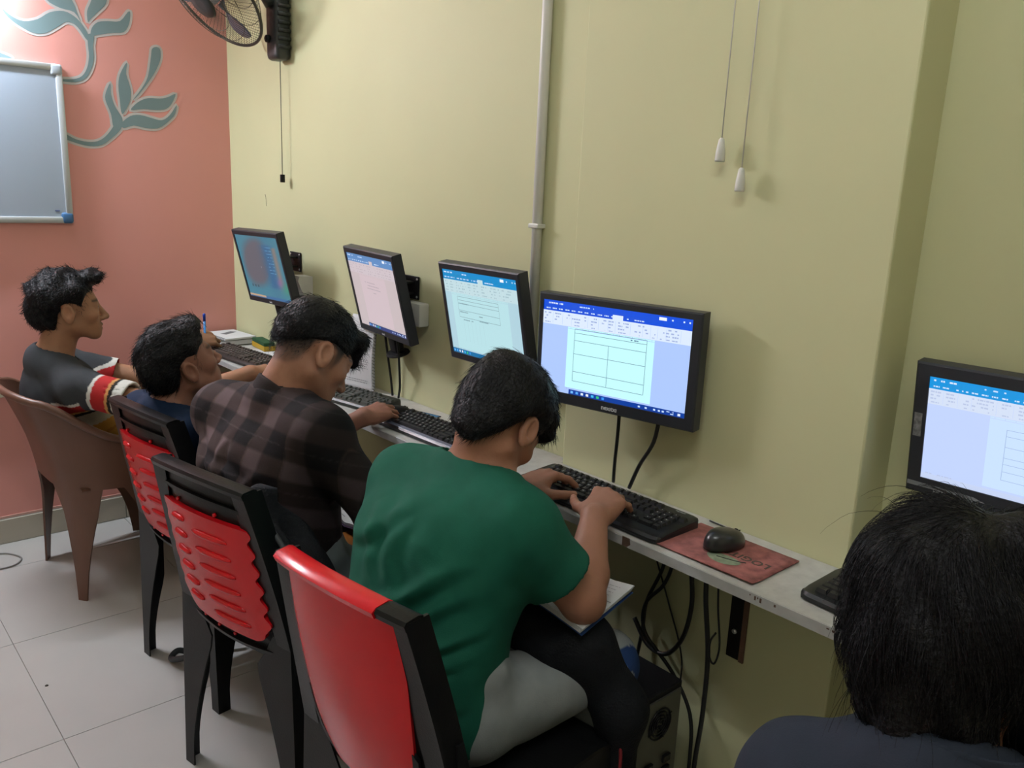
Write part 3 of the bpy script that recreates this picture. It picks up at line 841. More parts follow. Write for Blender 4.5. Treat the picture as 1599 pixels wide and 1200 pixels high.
def keyboard(label, loc, rz, L=0.448, D=0.152, case=None, keym=None, palm=0.026, brand=None, silver=False, legend=True):
    root = empty('keyboard', loc, rz)
    tag(root, label, 'keyboard', 'keyboards along the desk')
    c = MB()
    # side profile: low front lip, dished palm rest, sloped key bed
    prof = [(-D / 2, 0.002), (-D / 2, 0.010), (-D / 2 + 0.006, 0.0155), (-D / 2 + palm * 0.55, 0.0145), (-D / 2 + palm, 0.0175), (D / 2 - 0.012, 0.0255), (D / 2 - 0.003, 0.0245), (D / 2, 0.018), (D / 2, 0.002)]
    rc = 0.018
    secs = [(-L / 2, 0.86), (-L / 2 + 0.004, 0.94), (-L / 2 + rc, 1.0), (L / 2 - rc, 1.0), (L / 2 - 0.004, 0.94), (L / 2, 0.86)]
    rings = [[c.bm.verts.new((x, y * k, z * (0.9 if abs(x) > L / 2 - 0.002 and z > 0.01 else 1))) for y, z in prof] for x, k in secs]
    for A, B in zip(rings, rings[1:]):
        for i in range(len(prof)):
            j = (i + 1) % len(prof)
            c.bm.faces.new((A[i], A[j], B[j], B[i]))
    c.bm.faces.new(rings[0]); c.bm.faces.new(rings[-1][::-1])
    c.build('case', case, root, auto=35)
    if silver:
        MB().box(-L / 2 + 0.012, L / 2 - 0.012, -D / 2 + 0.004, -D / 2 + palm - 0.004, 0.0145, 0.0165, bev=0.001, seg=1).build('palm_strip', mat('blue_grey_palm_strip', (0.10, 0.11, 0.15), 0.35), root)
    x00 = -21.5 * U / 2
    y00 = D / 2 - 0.015
    slope = (0.0255 - 0.0175) / (D - 0.012 - palm)
    for r, (yy_, _, ks) in enumerate(ROWS):
        for x, wd in ks:
            if wd not in KEYM: KEYM[wd] = key_mesh(U * wd - 0.0018, U * 0.9 - 0.0018)
            me = KEYM[wd]
            key = (wd, keym.name)
            if key not in KEYM:
                m2 = me.copy(); m2.materials.clear(); m2.materials.append(keym); KEYM[key] = m2
            yc = y00 - (yy_ + 0.5) * U * 0.9
            zc = 0.0175 + (yc + D / 2 - palm) * slope - 0.0005
            o = bpy.data.objects.new('key', KEYM[key])
            o.parent = root
            o.location = (x00 + (x + wd / 2) * U, yc, zc)
            o.rotation_euler = (math.atan(slope), 0, 0)
            COL.objects.link(o)
    if legend:
        zc = 0.0175 + (y00 + D / 2 - palm) * slope + 0.0073
        me = legends()
        o = link('legends', me, M_LEG, root, (x00, y00, zc), (math.atan(slope), 0, 0))
    if brand:
        me = text_mesh(brand, 0.008, 0.0001)
        link('logo', me, M_LEG, root, (L / 2 - 0.045, D / 2 - 0.013, 0.0262), (math.atan(slope), 0, 0))
    return root
keyboard('black full-size keyboard in front of the green-shirted boy, under his hands', (2.385, -0.178, DTOP + 0.0005), 0.0, case=M_KBB, keym=M_KEY, brand='logitech')
keyboard('black keyboard with a blue-grey palm strip, between blue mouse pad and green shirt', (1.755, -0.17, DTOP + 0.0005), math.radians(1.5), L=0.43, D=0.14, case=M_KBB, keym=M_KEY, silver=True)
keyboard('olive-black keyboard lying askew in front of the spiral notebook', (1.225, -0.172, DTOP + 0.0005), math.radians(10), L=0.43, D=0.132, case=M_KBG, keym=M_KEYG, palm=0.012, legend=False)
keyboard('brownish black keyboard below the monitor nearest the pink wall', (0.49, -0.19, DTOP + 0.0005), math.radians(5), L=0.43, D=0.13, case=mat('keyboard_brown_case', (0.026, 0.020, 0.018), 0.42), keym=mat('brown_grey_key', (0.050, 0.040, 0.036), 0.5), palm=0.012)
keyboard('black keyboard corner at the right, mostly behind the near dark-haired head', (3.13, -0.165, DTOP + 0.0005), math.radians(-4), L=0.44, D=0.14, case=M_KBB, keym=M_KEY)

# ------------------------------------------------------------------ mice and pads
def mouse(label, loc, rz, m, body=True):
    root = empty('mouse', loc, rz)
    tag(root, label, 'mouse')
    def f(u, v):
        th = 2 * math.pi * u
        ph = v * math.pi / 2
        x, y = math.cos(th), math.sin(th)
        wx = 0.031 + 0.002 * y
        k = math.cos(ph) ** 0.55
        return (wx * x * k, 0.052 * y * k, 0.004 + 0.034 * math.sin(ph) ** 0.8 * (1 - 0.22 * max(y * k, -0.4)))
    b = MB().grid(f, 32, 12)
    b.bm.faces.new([vv for vv in b.bm.verts if abs(vv.co.z - 0.004) < 1e-6][:32])
    bmesh.ops.remove_doubles(b.bm, verts=b.bm.verts[:], dist=1e-5)
    b.build('shell', m, root, smooth=True)
    MB().lathe([(0.006, -0.003), (0.007, -0.002), (0.007, 0.002), (0.006, 0.003)], 16, M=basis_m((0, 1, 0), (0, 0, 1), (1, 0, 0), (0, 0.032, 0.026))).build('wheel', M_BLKM, root)
    s = MB(); s.box(-0.0006, 0.0006, 0.012, 0.046, 0.02, 0.0275)
    s.build('button_gap', M_BLK, root)
    return root
pad = empty('mouse_pad', (2.713, -0.165, DTOP))
tag(pad, 'worn red mouse pad with upside-down lettering and a green blob logo, under the black mouse', 'mouse pad')
mr = mat('worn_red_pad_cloth', (0.42, 0.145, 0.13), 0.85, noise=0.55, nscale=40, bump=0.1, bscale=500)
def padtop(u, v): return ((u - 0.5) * 0.236 + 0.0, (v - 0.5) * 0.166, 0.0035 + 0.003 * max(0, 0.2 - v) / 0.2 * u)
MB().shell(padtop, 16, 10, 0.0026).build('cloth', mr, pad)
me = text_mesh('LOGITECH', 0.030, 0.0001, 0.0006)
link('lettering', me, mat('faded_dark_lettering', (0.10, 0.075, 0.055), 0.85, noise=0.5, nscale=80), pad, (0.028, 0.004, 0.0053), (0, 0, math.pi))
g = MB()
g.poly([(0.020 + 0.036 * math.cos(t) * (1 + 0.2 * math.sin(t)), -0.036 + 0.021 * math.sin(t), 0.0054) for t in np.linspace(0, 2 * math.pi, 28, endpoint=False)])
g.build('blob_logo', mat('faded_green_print', (0.24, 0.30, 0.19), 0.85, noise=0.5, nscale=70), pad)
g = MB()
g.tube(spline([(0.005, -0.035, 0.0056), (0.025, -0.03, 0.0056), (0.045, -0.024, 0.0056), (0.06, -0.016, 0.0056)], 6), 0.0012, 4)
g.build('logo_swoosh', M_KBG, pad)
mouse('black wired mouse on the worn red mouse pad', (2.700, -0.150, DTOP + 0.0055), math.radians(-8), mat('mouse_black_plastic', (0.014, 0.015, 0.017), 0.3, coat=0.2))
pad2 = empty('mouse_pad', (1.520, -0.148, DTOP), math.radians(14))
tag(pad2, 'blue and black picture mouse pad under the navy-shirted boy\'s hand', 'mouse pad')
MB().box(-0.095, 0.095, -0.085, 0.09, 0.0002, 0.003, bev=0.001, seg=1).build('cloth', mat('dark_print_pad', (0.03, 0.035, 0.045), 0.8, noise=0.8, nscale=30), pad2)
MB().box(-0.02, 0.094, 0.02, 0.085, 0.003, 0.0034).build('blue_print', mat('blue_pad_print', (0.04, 0.22, 0.45), 0.7, noise=0.5, nscale=45), pad2)
MB().box(-0.094, -0.03, -0.084, -0.03, 0.003, 0.0034).build('brown_print', mat('brown_pad_print', (0.22, 0.11, 0.07), 0.7, noise=0.6, nscale=45), pad2)
mouse('small dark mouse under the navy-shirted boy\'s hand on the blue pad', (1.535, -0.165, DTOP + 0.0036), math.radians(10), M_BLKM)
mouse('dark mouse at the striped-shirt man\'s fingertips left of the olive keyboard', (0.86, -0.18, DTOP + 0.001), 0.1, M_BLKM)

# ------------------------------------------------------------------ papers, notebooks, duster on the desk
M_PAPER = mat('white_paper', (0.62, 0.62, 0.63), 0.75, noise=0.04, nscale=12)
M_INK = mat('grey_print_ink', (0.16, 0.16, 0.17), 0.8, noise=0.2, nscale=100)
M_INKL = mat('pale_grey_print_ink', (0.26, 0.26, 0.27), 0.8, noise=0.2, nscale=100)
def print_on(fn, parent, rects, lines, name='print', m=None, lift=0.0008, toward=(0, 0, 1)):
    """flat printed marks laid on the sheet fn(u,v)->point, normal by finite differences"""
    b = MB()
    def P(u, v):
        p = Vector(fn(u, v)); a = Vector(fn(u + 0.01, v)) - p; c = Vector(fn(u, v + 0.01)) - p
        n = a.cross(c).normalized()
        if n.dot(Vector(toward)) < 0: n = -n
        return p + n * lift
    def rect(u0, v0, u1, v1):
        nu = max(1, int(abs(u1 - u0) / 0.06)); nv = max(1, int(abs(v1 - v0) / 0.06))
        for i in range(nu):
            for j in range(nv):
                a0, a1 = u0 + (u1 - u0) * i / nu, u0 + (u1 - u0) * (i + 1) / nu
                b0, b1 = v0 + (v1 - v0) * j / nv, v0 + (v1 - v0) * (j + 1) / nv
                b.poly([P(a0, b0), P(a1, b0), P(a1, b1), P(a0, b1)])
    for r in rects: rect(*r)
    for u0, v, u1, h in lines:
        u = u0
        while u < u1:
            w_ = random.uniform(0.02, 0.07)
            rect(u, v, min(u + w_, u1), v + h); u += w_ + 0.012
    return b.build(name, m or M_INK, parent)
nb = empty('spiral_notebook', (1.13, -0.06, DTOP + 0.001))
tag(nb, 'white spiral-bound printed book leaning on the wall under the pinkish monitor', 'notebook')
def nbf(u, v):
    x = -0.10 + 0.185 * u + 0.03 * v
    y = -0.035 + 0.05 * u * (1 - v) + 0.068 * v ** 0.8 - 0.022 * u * v - 0.012 * math.sin(v * 3.1) 
    z = 0.248 * v + 0.012 * u * v
    return (x, min(y, 0.052), z)
MB().shell(nbf, 14, 18, 0.008).build('pages', M_PAPER, nb)
nbr = nbf
rows = [(0.1, v, 0.85, 0.008) for v in (0.10, 0.13, 0.30, 0.33, 0.36, 0.39, 0.42)]
print_on(nbr, nb, [], rows, 'printed_text', M_INKL, 0.0046, (0, -1, 0.3))
cells = []
for k in range(7): cells.append((0.3, 0.66 + k * 0.035, 0.9, 0.664 + k * 0.035))
for k in range(7): cells.append((0.3 + k * 0.1, 0.66, 0.305 + k * 0.1, 0.87))
print_on(nbr, nb, cells + [(0.12, 0.505, 0.9, 0.51)], [], 'printed_table', M_INKL, 0.0046, (0, -1, 0.3))
print_on(nbr, nb, [(0.45, 0.53, 0.62, 0.62), (0.72, 0.53, 0.8, 0.62)], [], 'printed_box', M_INK, 0.0048, (0, -1, 0.3))
for k in range(22):
    v = 0.03 + k * 0.044
    p = Vector(nbf(0.985, v))
    m = MB(); m.tube([p + Vector((0.006 * math.cos(t), -0.004 * math.sin(t) - 0.001, 0.003 * math.sin(t))) for t in np.linspace(0, 2 * math.pi, 9)[:-1]], 0.0008, 4, closed=True)
    m.build('spiral_ring', M_BLK, nb)
cb = empty('spiral_notebook', (0.125, -0.088, DTOP + 0.0275), math.radians(4))
tag(cb, 'white spiral notebook lying flat in the corner by the pink wall', 'notebook')
MB().box(-0.095, 0.105, -0.072, 0.07, 0, 0.008, bev=0.001, seg=1).build('pages', M_PAPER, cb)
MB().box(-0.03, 0.0, -0.02, 0.055, 0.008, 0.0084, M=Matrix.Rotation(0.5, 4, 'Z')).build('printed_bar', M_INK, cb)
for k in range(16):
    x = -0.088 + k * 0.0125
    m = MB(); m.tube([(x, -0.072 + 0.005 * math.cos(t), 0.004 + 0.006 * math.sin(t)) for t in np.linspace(0, 2 * math.pi, 8)[:-1]], 0.0008, 4, closed=True)
    m.build('spiral_ring', M_BLK, cb)
bk = empty('closed_book', (0.115, -0.085, DTOP + 0.0005))
tag(bk, 'thin grey-green closed book under the corner notebook by the pink wall', 'book')
MB().box(-0.108, 0.105, -0.078, 0.078, 0, 0.026, bev=0.002, seg=1).build('cover', mat('grey_green_cover', (0.13, 0.13, 0.10), 0.6, noise=0.1), bk)
MB().box(-0.104, 0.107, -0.0795, 0.074, 0.004, 0.022).build('pages', M_PAPER, bk)
ps = MB().box(-0.11, 0.09, -0.055, 0.045, 0, 0.0012, M=Matrix.Translation((0.45, -0.07, DTOP + 0.0005)) @ Matrix.Rotation(-0.12, 4, 'Z')).build('paper_sheet', M_PAPER)
tag(ps, 'loose white sheet on the desk between corner keyboard and duster', 'paper')
du = empty('board_duster', (0.335, -0.028, DTOP + 0.001), math.radians(-6))
tag(du, 'yellow board duster with a dark green felt top on the desk', 'duster')
MB().box(-0.075, 0.075, -0.026, 0.022, 0.0005, 0.022, bev=0.003).build('yellow_grip', mat('yellow_duster_plastic', (0.50, 0.30, 0.012), 0.5, noise=0.1), du)
MB().box(-0.074, 0.074, -0.025, 0.021, 0.022, 0.037, bev=0.003).build('felt_pad', mat('green_felt', (0.02, 0.085, 0.03), 0.95, noise=0.3, nscale=80), du)

# ------------------------------------------------------------------ cables
def cable(label, pts, r=0.003, m=None, name='cable', n=8, smooth=8):
    o = MB().tube(spline(pts, smooth), r, n).build(name, m or M_CABLE)
    tag(o, label, 'cable')
    return o
def plug(parent, loc, s=0.011):
    MB().box(loc[0] - s, loc[0] + s, loc[1] - s * 0.7, loc[1] + s * 0.7, loc[2] - s * 1.4, loc[2] + s * 1.6, bev=0.003).build('plug', M_CABLE, parent, auto=40)
z = DTOP + 0.0045
cable('left one of two black cables hanging from the bright blue monitor', [(2.352, -0.095, 0.965), (2.352, -0.095, 0.90), (2.335, -0.078, 0.82), (2.325, -0.066, z + 0.01)], 0.0042)
cable('right one of two black cables hanging from the bright blue monitor', [(2.462, -0.085, 0.965), (2.45, -0.085, 0.90), (2.405, -0.072, 0.83), (2.375, -0.066, z + 0.01)], 0.0048)
cable('left black cable hanging from the monitor nearest the pink wall', [(0.60, -0.075, 0.975), (0.60, -0.07, 0.93), (0.62, -0.06, 0.85), (0.63, -0.05, z)], 0.0036)
cable('right black cable hanging from the monitor nearest the pink wall', [(0.685, -0.06, 0.975), (0.69, -0.055, 0.90), (0.65, -0.045, 0.82), (0.635, -0.04, z)], 0.0036)
cable('left black cable hanging from the pinkish monitor beside the spiral book', [(1.29, -0.05, 0.965), (1.29, -0.04, 0.90), (1.295, -0.03, 0.82), (1.30, -0.025, z)], 0.004)
cable('right black cable hanging from the pinkish monitor beside the spiral book', [(1.375, -0.06, 0.965), (1.372, -0.05, 0.90), (1.35, -0.03, 0.80), (1.335, -0.025, z)], 0.004)
cable('mouse cable lying along the wall edge of the desk by the red pad', [(2.708, -0.098, z + 0.012), (2.70, -0.078, z), (2.66, -0.062, z), (2.60, -0.056, z)], 0.0018)
# under the desk
y = -0.075
c = cable('thick black power cable hanging under the desk left of centre', [(2.503, y, 0.725), (2.503, y, 0.62), (2.455, y + 0.01, 0.50), (2.44, y + 0.02, 0.40), (2.43, -0.08, 0.2)], 0.0045)
c = cable('black cable with a moulded plug looping down under the desk', [(2.575, y, 0.712), (2.578, y, 0.64), (2.588, y, 0.55), (2.572, y, 0.46), (2.53, y, 0.40), (2.475, y, 0.40), (2.43, y, 0.45)], 0.0055)
plug(c, (2.575, y, 0.715))
cable('thin black cable crossing diagonally under the desk', [(2.455, -0.06, 0.728), (2.46, -0.06, 0.64), (2.51, -0.06, 0.53), (2.56, -0.06, 0.42), (2.575, -0.07, 0.35), (2.573, -0.08, 0.2)], 0.002)
cable('short black cable dropping straight under the desk near the loop', [(2.538, -0.09, 0.728), (2.537, -0.09, 0.64), (2.51, -0.08, 0.57), (2.46, -0.075, 0.5), (2.47, -0.08, 0.43), (2.55, -0.07, 0.36), (2.61, -0.07, 0.28), (2.628, -0.08, 0.17), (2.63, -0.09, 0.05)], 0.0045)
c = cable('black power cable with a plug running from desk edge to the computer', [(2.655, -0.13, 0.715), (2.658, -0.13, 0.62), (2.672, -0.12, 0.48), (2.668, -0.11, 0.33), (2.655, -0.1, 0.2), (2.652, -0.1, 0.05)], 0.0055)
plug(c, (2.655, -0.13, 0.716), 0.009)
cable('thin black cable with a small hook by the steel bracket', [(2.70, -0.16, 0.728), (2.703, -0.15, 0.62), (2.71, -0.14, 0.53), (2.702, -0.14, 0.485), (2.688, -0.14, 0.495), (2.687, -0.14, 0.53), (2.698, -0.14, 0.555)], 0.0022)
cable('thin cable hanging under the desk beside the plaid sleeve', [(2.26, -0.1, 0.728), (2.262, -0.1, 0.6), (2.258, -0.09, 0.4)], 0.003)
cable('black cable trailing from the computer across the floor', [(2.655, -0.09, 0.16), (2.70, -0.07, 0.09), (2.77, -0.09, 0.02), (2.80, -0.16, 0.006), (2.83, -0.35, 0.006)], 0.0055)
M_GREYC = mat('grey_cable', (0.22, 0.21, 0.20), 0.5)
cable('thin grey cable looped on the floor tiles at the left edge', [(0.20, -1.32, 0.004), (0.235, -1.15, 0.004), (0.248, -1.042, 0.004), (0.241, -0.989, 0.004), (0.194, -0.960, 0.004), (0.139, -0.979, 0.004), (0.105, -1.015, 0.004), (0.075, -1.12, 0.004), (0.06, -1.3, 0.004)], 0.0028, M_GREYC)

# ------------------------------------------------------------------ computer tower
def tower():
    root = empty('computer_tower', (2.448, -0.23, 0))
    tag(root, 'black computer tower standing on the floor under the desk, rear grille facing right', 'computer')
    b = MB()
    b.box(-0.195, 0.19, -0.078, 0.076, 0.012, 0.42, bev=0.003, seg=1)
    b.build('case', M_BLKM, root)
    for sx in (-1, 1):
        for sy in (-1, 1):
            MB().lathe([(0.014, 0), (0.014, 0.012)], 12, M=Matrix.Translation((sx * 0.16, sy * 0.055, 0))).build('foot', M_BLK, root)
    M_GALV = mat('galvanised_panel', (0.16, 0.155, 0.13), 0.45, metal=0.7, noise=0.15)
    o = MB().box(0.19, 0.194, -0.07, 0.068, 0.02, 0.405).build('rear_panel', M_GALV, root)
    f = MB()
    for rr in (0.012, 0.02, 0.028, 0.036):
        f.tube([(0.1955, 0.0 + rr * math.cos(t), 0.345 + rr * math.sin(t)) for t in np.linspace(0, 2 * math.pi, 25)[:-1]], 0.0022, 5, closed=True)
    for k in range(4):
        t = k * math.pi / 2 + 0.4
        f.tube([(0.196, 0.005 * math.cos(t), 0.345 + 0.005 * math.sin(t)), (0.196, 0.04 * math.cos(t), 0.345 + 0.04 * math.sin(t))], 0.002, 5)
    f.build('fan_grille', M_BLK, root)
    for k in range(5):
        MB().box(0.194, 0.2, -0.055 + 0.01, -0.02, 0.06 + k * 0.022, 0.072 + k * 0.022, bev=0.001, seg=1).build('slot_cover', M_BLK, root)
    for k, (yy_, zz) in enumerate(((0.03, 0.22), (0.03, 0.18), (0.03, 0.25), (-0.03, 0.25))):
        MB().box(0.194, 0.202, yy_ - 0.012, yy_ + 0.012, zz - 0.009, zz + 0.009, bev=0.002).build('port', M_BLK, root)
tower()
# ------------------------------------------------------------------ black and red plastic chairs
def black_chair(label, loc, rz, smooth_red):
    root = empty('plastic_chair', loc, rz)
    tag(root, label, 'chair', 'black chairs with red backs')
    ZS, ZT = 0.415, 0.850
    def back(u, w, off=0.0):
        """u -1..1 across, w 0..1 up; off along the rear normal"""
        hw = 0.205 - 0.044 * w + 0.006 * math.sin(math.pi * w)
        x = u * hw
        y = -0.193 - 0.088 * w ** 1.15 + 0.022 * u * u - 0.03 * math.sin(math.pi * w) * (1 - u * u) * 0.6
        z = ZS + (ZT - ZS) * w - 0.012 * u * u * w
        return (x, y - off, z)
    # back shell (behind the red insert)
    MB().shell(lambda a, b: back((a * 2 - 1) * 0.99, 0.02 + b * 0.95), 26, 30, 0.006).build('back_shell', M_BLK, root, auto=50)
    # stiles: deep channels at both sides with ribs
    for sx in (-1, 1):
        st = MB()
        N = 16
        ringsA = []
        for k in range(N + 1):
            w = k / N
            x, y, z = back(sx, w)
            dep = 0.026
            xi = x - sx * 0.042
            yi = back(sx * (1 - 0.042 / 0.2), w)[1]
            prof = [(x + sx * 0.004, y + dep), (x + sx * 0.006, y - 0.012), (x + sx * 0.003, y - 0.021), (x - sx * 0.007, y - 0.021), (xi, yi - 0.010), (x - sx * 0.003, y - 0.004), (x - sx * 0.001, y + dep)]
            ringsA.append([st.bm.verts.new((px, py, z)) for px, py in prof])
        for A, B in zip(ringsA, ringsA[1:]):
            for i in range(7):
                j = (i + 1) % 7
                st.bm.faces.new((A[i], A[j], B[j], B[i]))
        st.bm.faces.new(ringsA[0]); st.bm.faces.new(ringsA[-1])
        o = st.build('stile', M_BLK, root, auto=35)
        for k in range(9):
            w = 0.06 + k * 0.065
            x, y, z = back(sx, w)
            MB().box(min(x, x - sx * 0.034), max(x, x - sx * 0.034), y - 0.004, y + 0.022, z - 0.0012, z + 0.0012).build('rib', M_BLK, o)
    # top rail with separate end caps
    def rail(u0, u1, nm, m, r=1.0):
        t = MB()
        rings = []
        n = 18
        for k in range(n + 1):
            u = u0 + (u1 - u0) * k / n
            x, y, z = back(u, 1.0)
            prof = [(y - 0.020 * r, -0.012), (y - 0.024 * r, -0.002), (y - 0.020, 0.004 * r), (y + 0.004, 0.007 * r), (y + 0.013, 0.004), (y + 0.014, -0.006), (y + 0.006, -0.012)]
            rings.append([t.bm.verts.new((x, a, z + b)) for a, b in prof])
        for A, B in zip(rings, rings[1:]):
            for i in range(7):
                j = (i + 1) % 7
                t.bm.faces.new((A[i], A[j], B[j], B[i]))
        t.bm.faces.new(rings[0]); t.bm.faces.new(rings[-1])
        t.build(nm, m, root, auto=40)
    if smooth_red:
        rail(-0.99, 0.70, 'red_top_rail', M_RED, 1.15)
        rail(-1.03, -0.992, 'rail_end_cap', M_BLK)
        rail(0.705, 1.03, 'rail_end_cap', M_BLK)
    else:
        rail(-0.97, 1.03, 'top_rail', M_BLK)
        rail(-1.03, -0.975, 'rail_end_cap', M_BLK)
    # red insert
    pn = MB()
    if smooth_red:
        def panel(s, t):
            w = 0.10 + 0.88 * t
            q = min(w / 0.34, 1.0)
            U_ = 0.79 * math.sqrt(max(1 - (1 - q) ** 2, 0.0001)) * (0.72 + 0.28 * min(w / 0.8, 1)) + 0.04 * w
            u = (s * 2 - 1) * min(U_, 0.80)
            return back(u, w, 0.008 - 0.004 * abs(s * 2 - 1) ** 8)
        pn.shell(panel, 28, 34, 0.016)
        pn.build('red_panel', M_RED, root, auto=60)
        def rim(s, k):
            a = s * 2 - 1
            w = 0.10 + 0.30 * abs(a) ** 2.4
            q = min(w / 0.34, 1.0)
            U_ = 0.79 * math.sqrt(max(1 - (1 - q) ** 2, 0.0001)) * (0.72 + 0.28 * min(w / 0.8, 1)) + 0.04 * w
            b = 0.05 * (1 - k)
            u = math.copysign(min(1, abs(a) * 1.6) ** 0.8 * (U_ + b * 0.9 * abs(a)), a)
            return back(u, w - b * (1 - 0.4 * abs(a)), 0.010)
        MB().shell(rim, 30, 3, 0.008).build('lower_rim', M_BLKM, root, auto=60)
    else:
        def panel(s, t):
            w = 0.13 + 0.66 * t
            edge = 0.86 + 0.035 * math.sin(t * 2 * math.pi * 6.5) - 0.10 * (1 - t) - 0.22 * max(0, 0.12 - t) / 0.12
            return back((s * 2 - 1) * edge, w, 0.010)
        pn.shell(panel, 20, 60, 0.012)
        o = pn.build('red_panel', M_RED, root, auto=60)
        for k in range(6):
            for (uc, ww, dz) in ((-0.42, 0.16, 0.0), (0.22, 0.30, -0.035)):
                w0 = 0.72 - k * 0.095 + dz
                if w0 < 0.2: continue
                rb = MB()
                rb.tube([back(uc + (a - 0.5) * 2 * ww, w0 - 0.0 * a, 0.0155) for a in np.linspace(0, 1, 9)], [0.003, 0.007, 0.008, 0.008, 0.008, 0.008, 0.008, 0.007, 0.003], 8)
                rb.build('raised_bar', M_RED, o)
        for k, (u, w) in enumerate([(-0.86, 0.82), (-0.84, 0.72), (-0.83, 0.52), (-0.80, 0.34), (-0.72, 0.2), (-0.5, 0.09), (-0.2, 0.085), (0.1, 0.085), (-0.45, 0.81), (0.35, 0.81)]):
            MB().lathe([(0.0045, 0), (0.0045, 0.004), (0.003, 0.006)], 10, M=basis_m((1, 0, 0), (0, 0, 1), (0, -1, 0), back(u, w, 0.004))).build('red_pin', M_RED, o)
        MB().shell(lambda a, b: back(-0.8 + 1.6 * a, 0.865 + 0.02 * b, 0.007), 20, 3, 0.008).build('upper_bead', M_BLK, root, auto=60)
        MB().shell(lambda a, b: back(-0.75 + 1.5 * a, 0.045 + 0.02 * b + 0.02 * (2 * a - 1) ** 2, 0.008), 20, 3, 0.01).build('lower_bead', M_BLK, root, auto=60)
    # seat
    def seat(u, v):
        a, b = u * 2 - 1, v * 2 - 1
        hx = 0.205 + 0.02 * v
        return (a * hx * (1 - 0.04 * b ** 6), -0.185 + 0.41 * v, ZS + 0.012 - 0.02 * (1 - a * a) * (1 - b * b) - 0.02 * max(0, b - 0.7) / 0.3)
    MB().shell(seat, 18, 18, 0.008).build('seat', M_BLK, root, auto=60)
    ap = MB()
    ap.box(-0.215, 0.215, 0.205, 0.214, ZS - 0.055, ZS - 0.005, bev=0.002, seg=1)
    for sx in (-1, 1):
        ap.box(sx * 0.214 - 0.003, sx * 0.214 + 0.003, -0.18, 0.21, ZS - 0.05, ZS + 0.006, bev=0.001, seg=1)
    o = ap.build('seat_apron', M_BLK, root)
    o['kind'] = 'stuff'
    # legs: tapering angle sections
    def leg(sx, sy):
        L = MB()
        if sy < 0:
            top, bot = Vector((sx * 0.200, -0.200, ZS + 0.20)), Vector((sx * 0.222, -0.205, 0.0))
            wa, wb_ = 0.125, 0.036
        else:
            top, bot = Vector((sx * 0.212, 0.212, ZS - 0.01)), Vector((sx * 0.225, 0.232, 0.0))
            wa, wb_ = 0.085, 0.034
        n = 20
        rr = []
        for k in range(n + 1):
            t = k / n
            p = top.lerp(bot, t)
            wd = (wa + (wb_ - wa) * min(1, t * 1.25) ** 0.7) if sy > 0 else (wb_ + (wa - wb_) * max(0, 1 - max(t - 0.36, 0) / 0.55) ** 1.5 if t > 0.36 else 0.014 + (wa - 0.014) * (t / 0.36) ** 1.6)
            ix, iy = -sx * wd, -sy * min(wd, 0.07)
            th = 0.004
            pr = [(0, 0), (ix, 0), (ix, -sy * th), (-sx * th, -sy * th), (-sx * th, iy), (0, iy)]
            rr.append([L.bm.verts.new((p.x + a, p.y + b, p.z)) for a, b in pr])
        for A, B in zip(rr, rr[1:]):
            for i in range(6):
                j = (i + 1) % 6
                L.bm.faces.new((A[i], A[j], B[j], B[i]))
        L.bm.faces.new(rr[0]); L.bm.faces.new(rr[-1])
        L.build('leg', M_BLK, root, auto=35)
    for sx in (-1, 1):
        for sy in (-1, 1): leg(sx, sy)
    return root
black_chair('black plastic chair with a red slotted back under the boy in navy, farthest black chair', (1.318, -0.585, 0), math.radians(7), False)
black_chair('black plastic chair with raised bars on its red back, under the boy in plaid', (1.868, -0.655, 0), math.radians(11), False)
black_chair('black plastic chair with a smooth red back and red top rail, under the green-shirted boy', (2.490, -0.665, 0), math.radians(6.6), True)

black_chair('black plastic chair with a smooth red back, under the person nearest the camera', (3.370, -0.690, 0), math.radians(4), True)

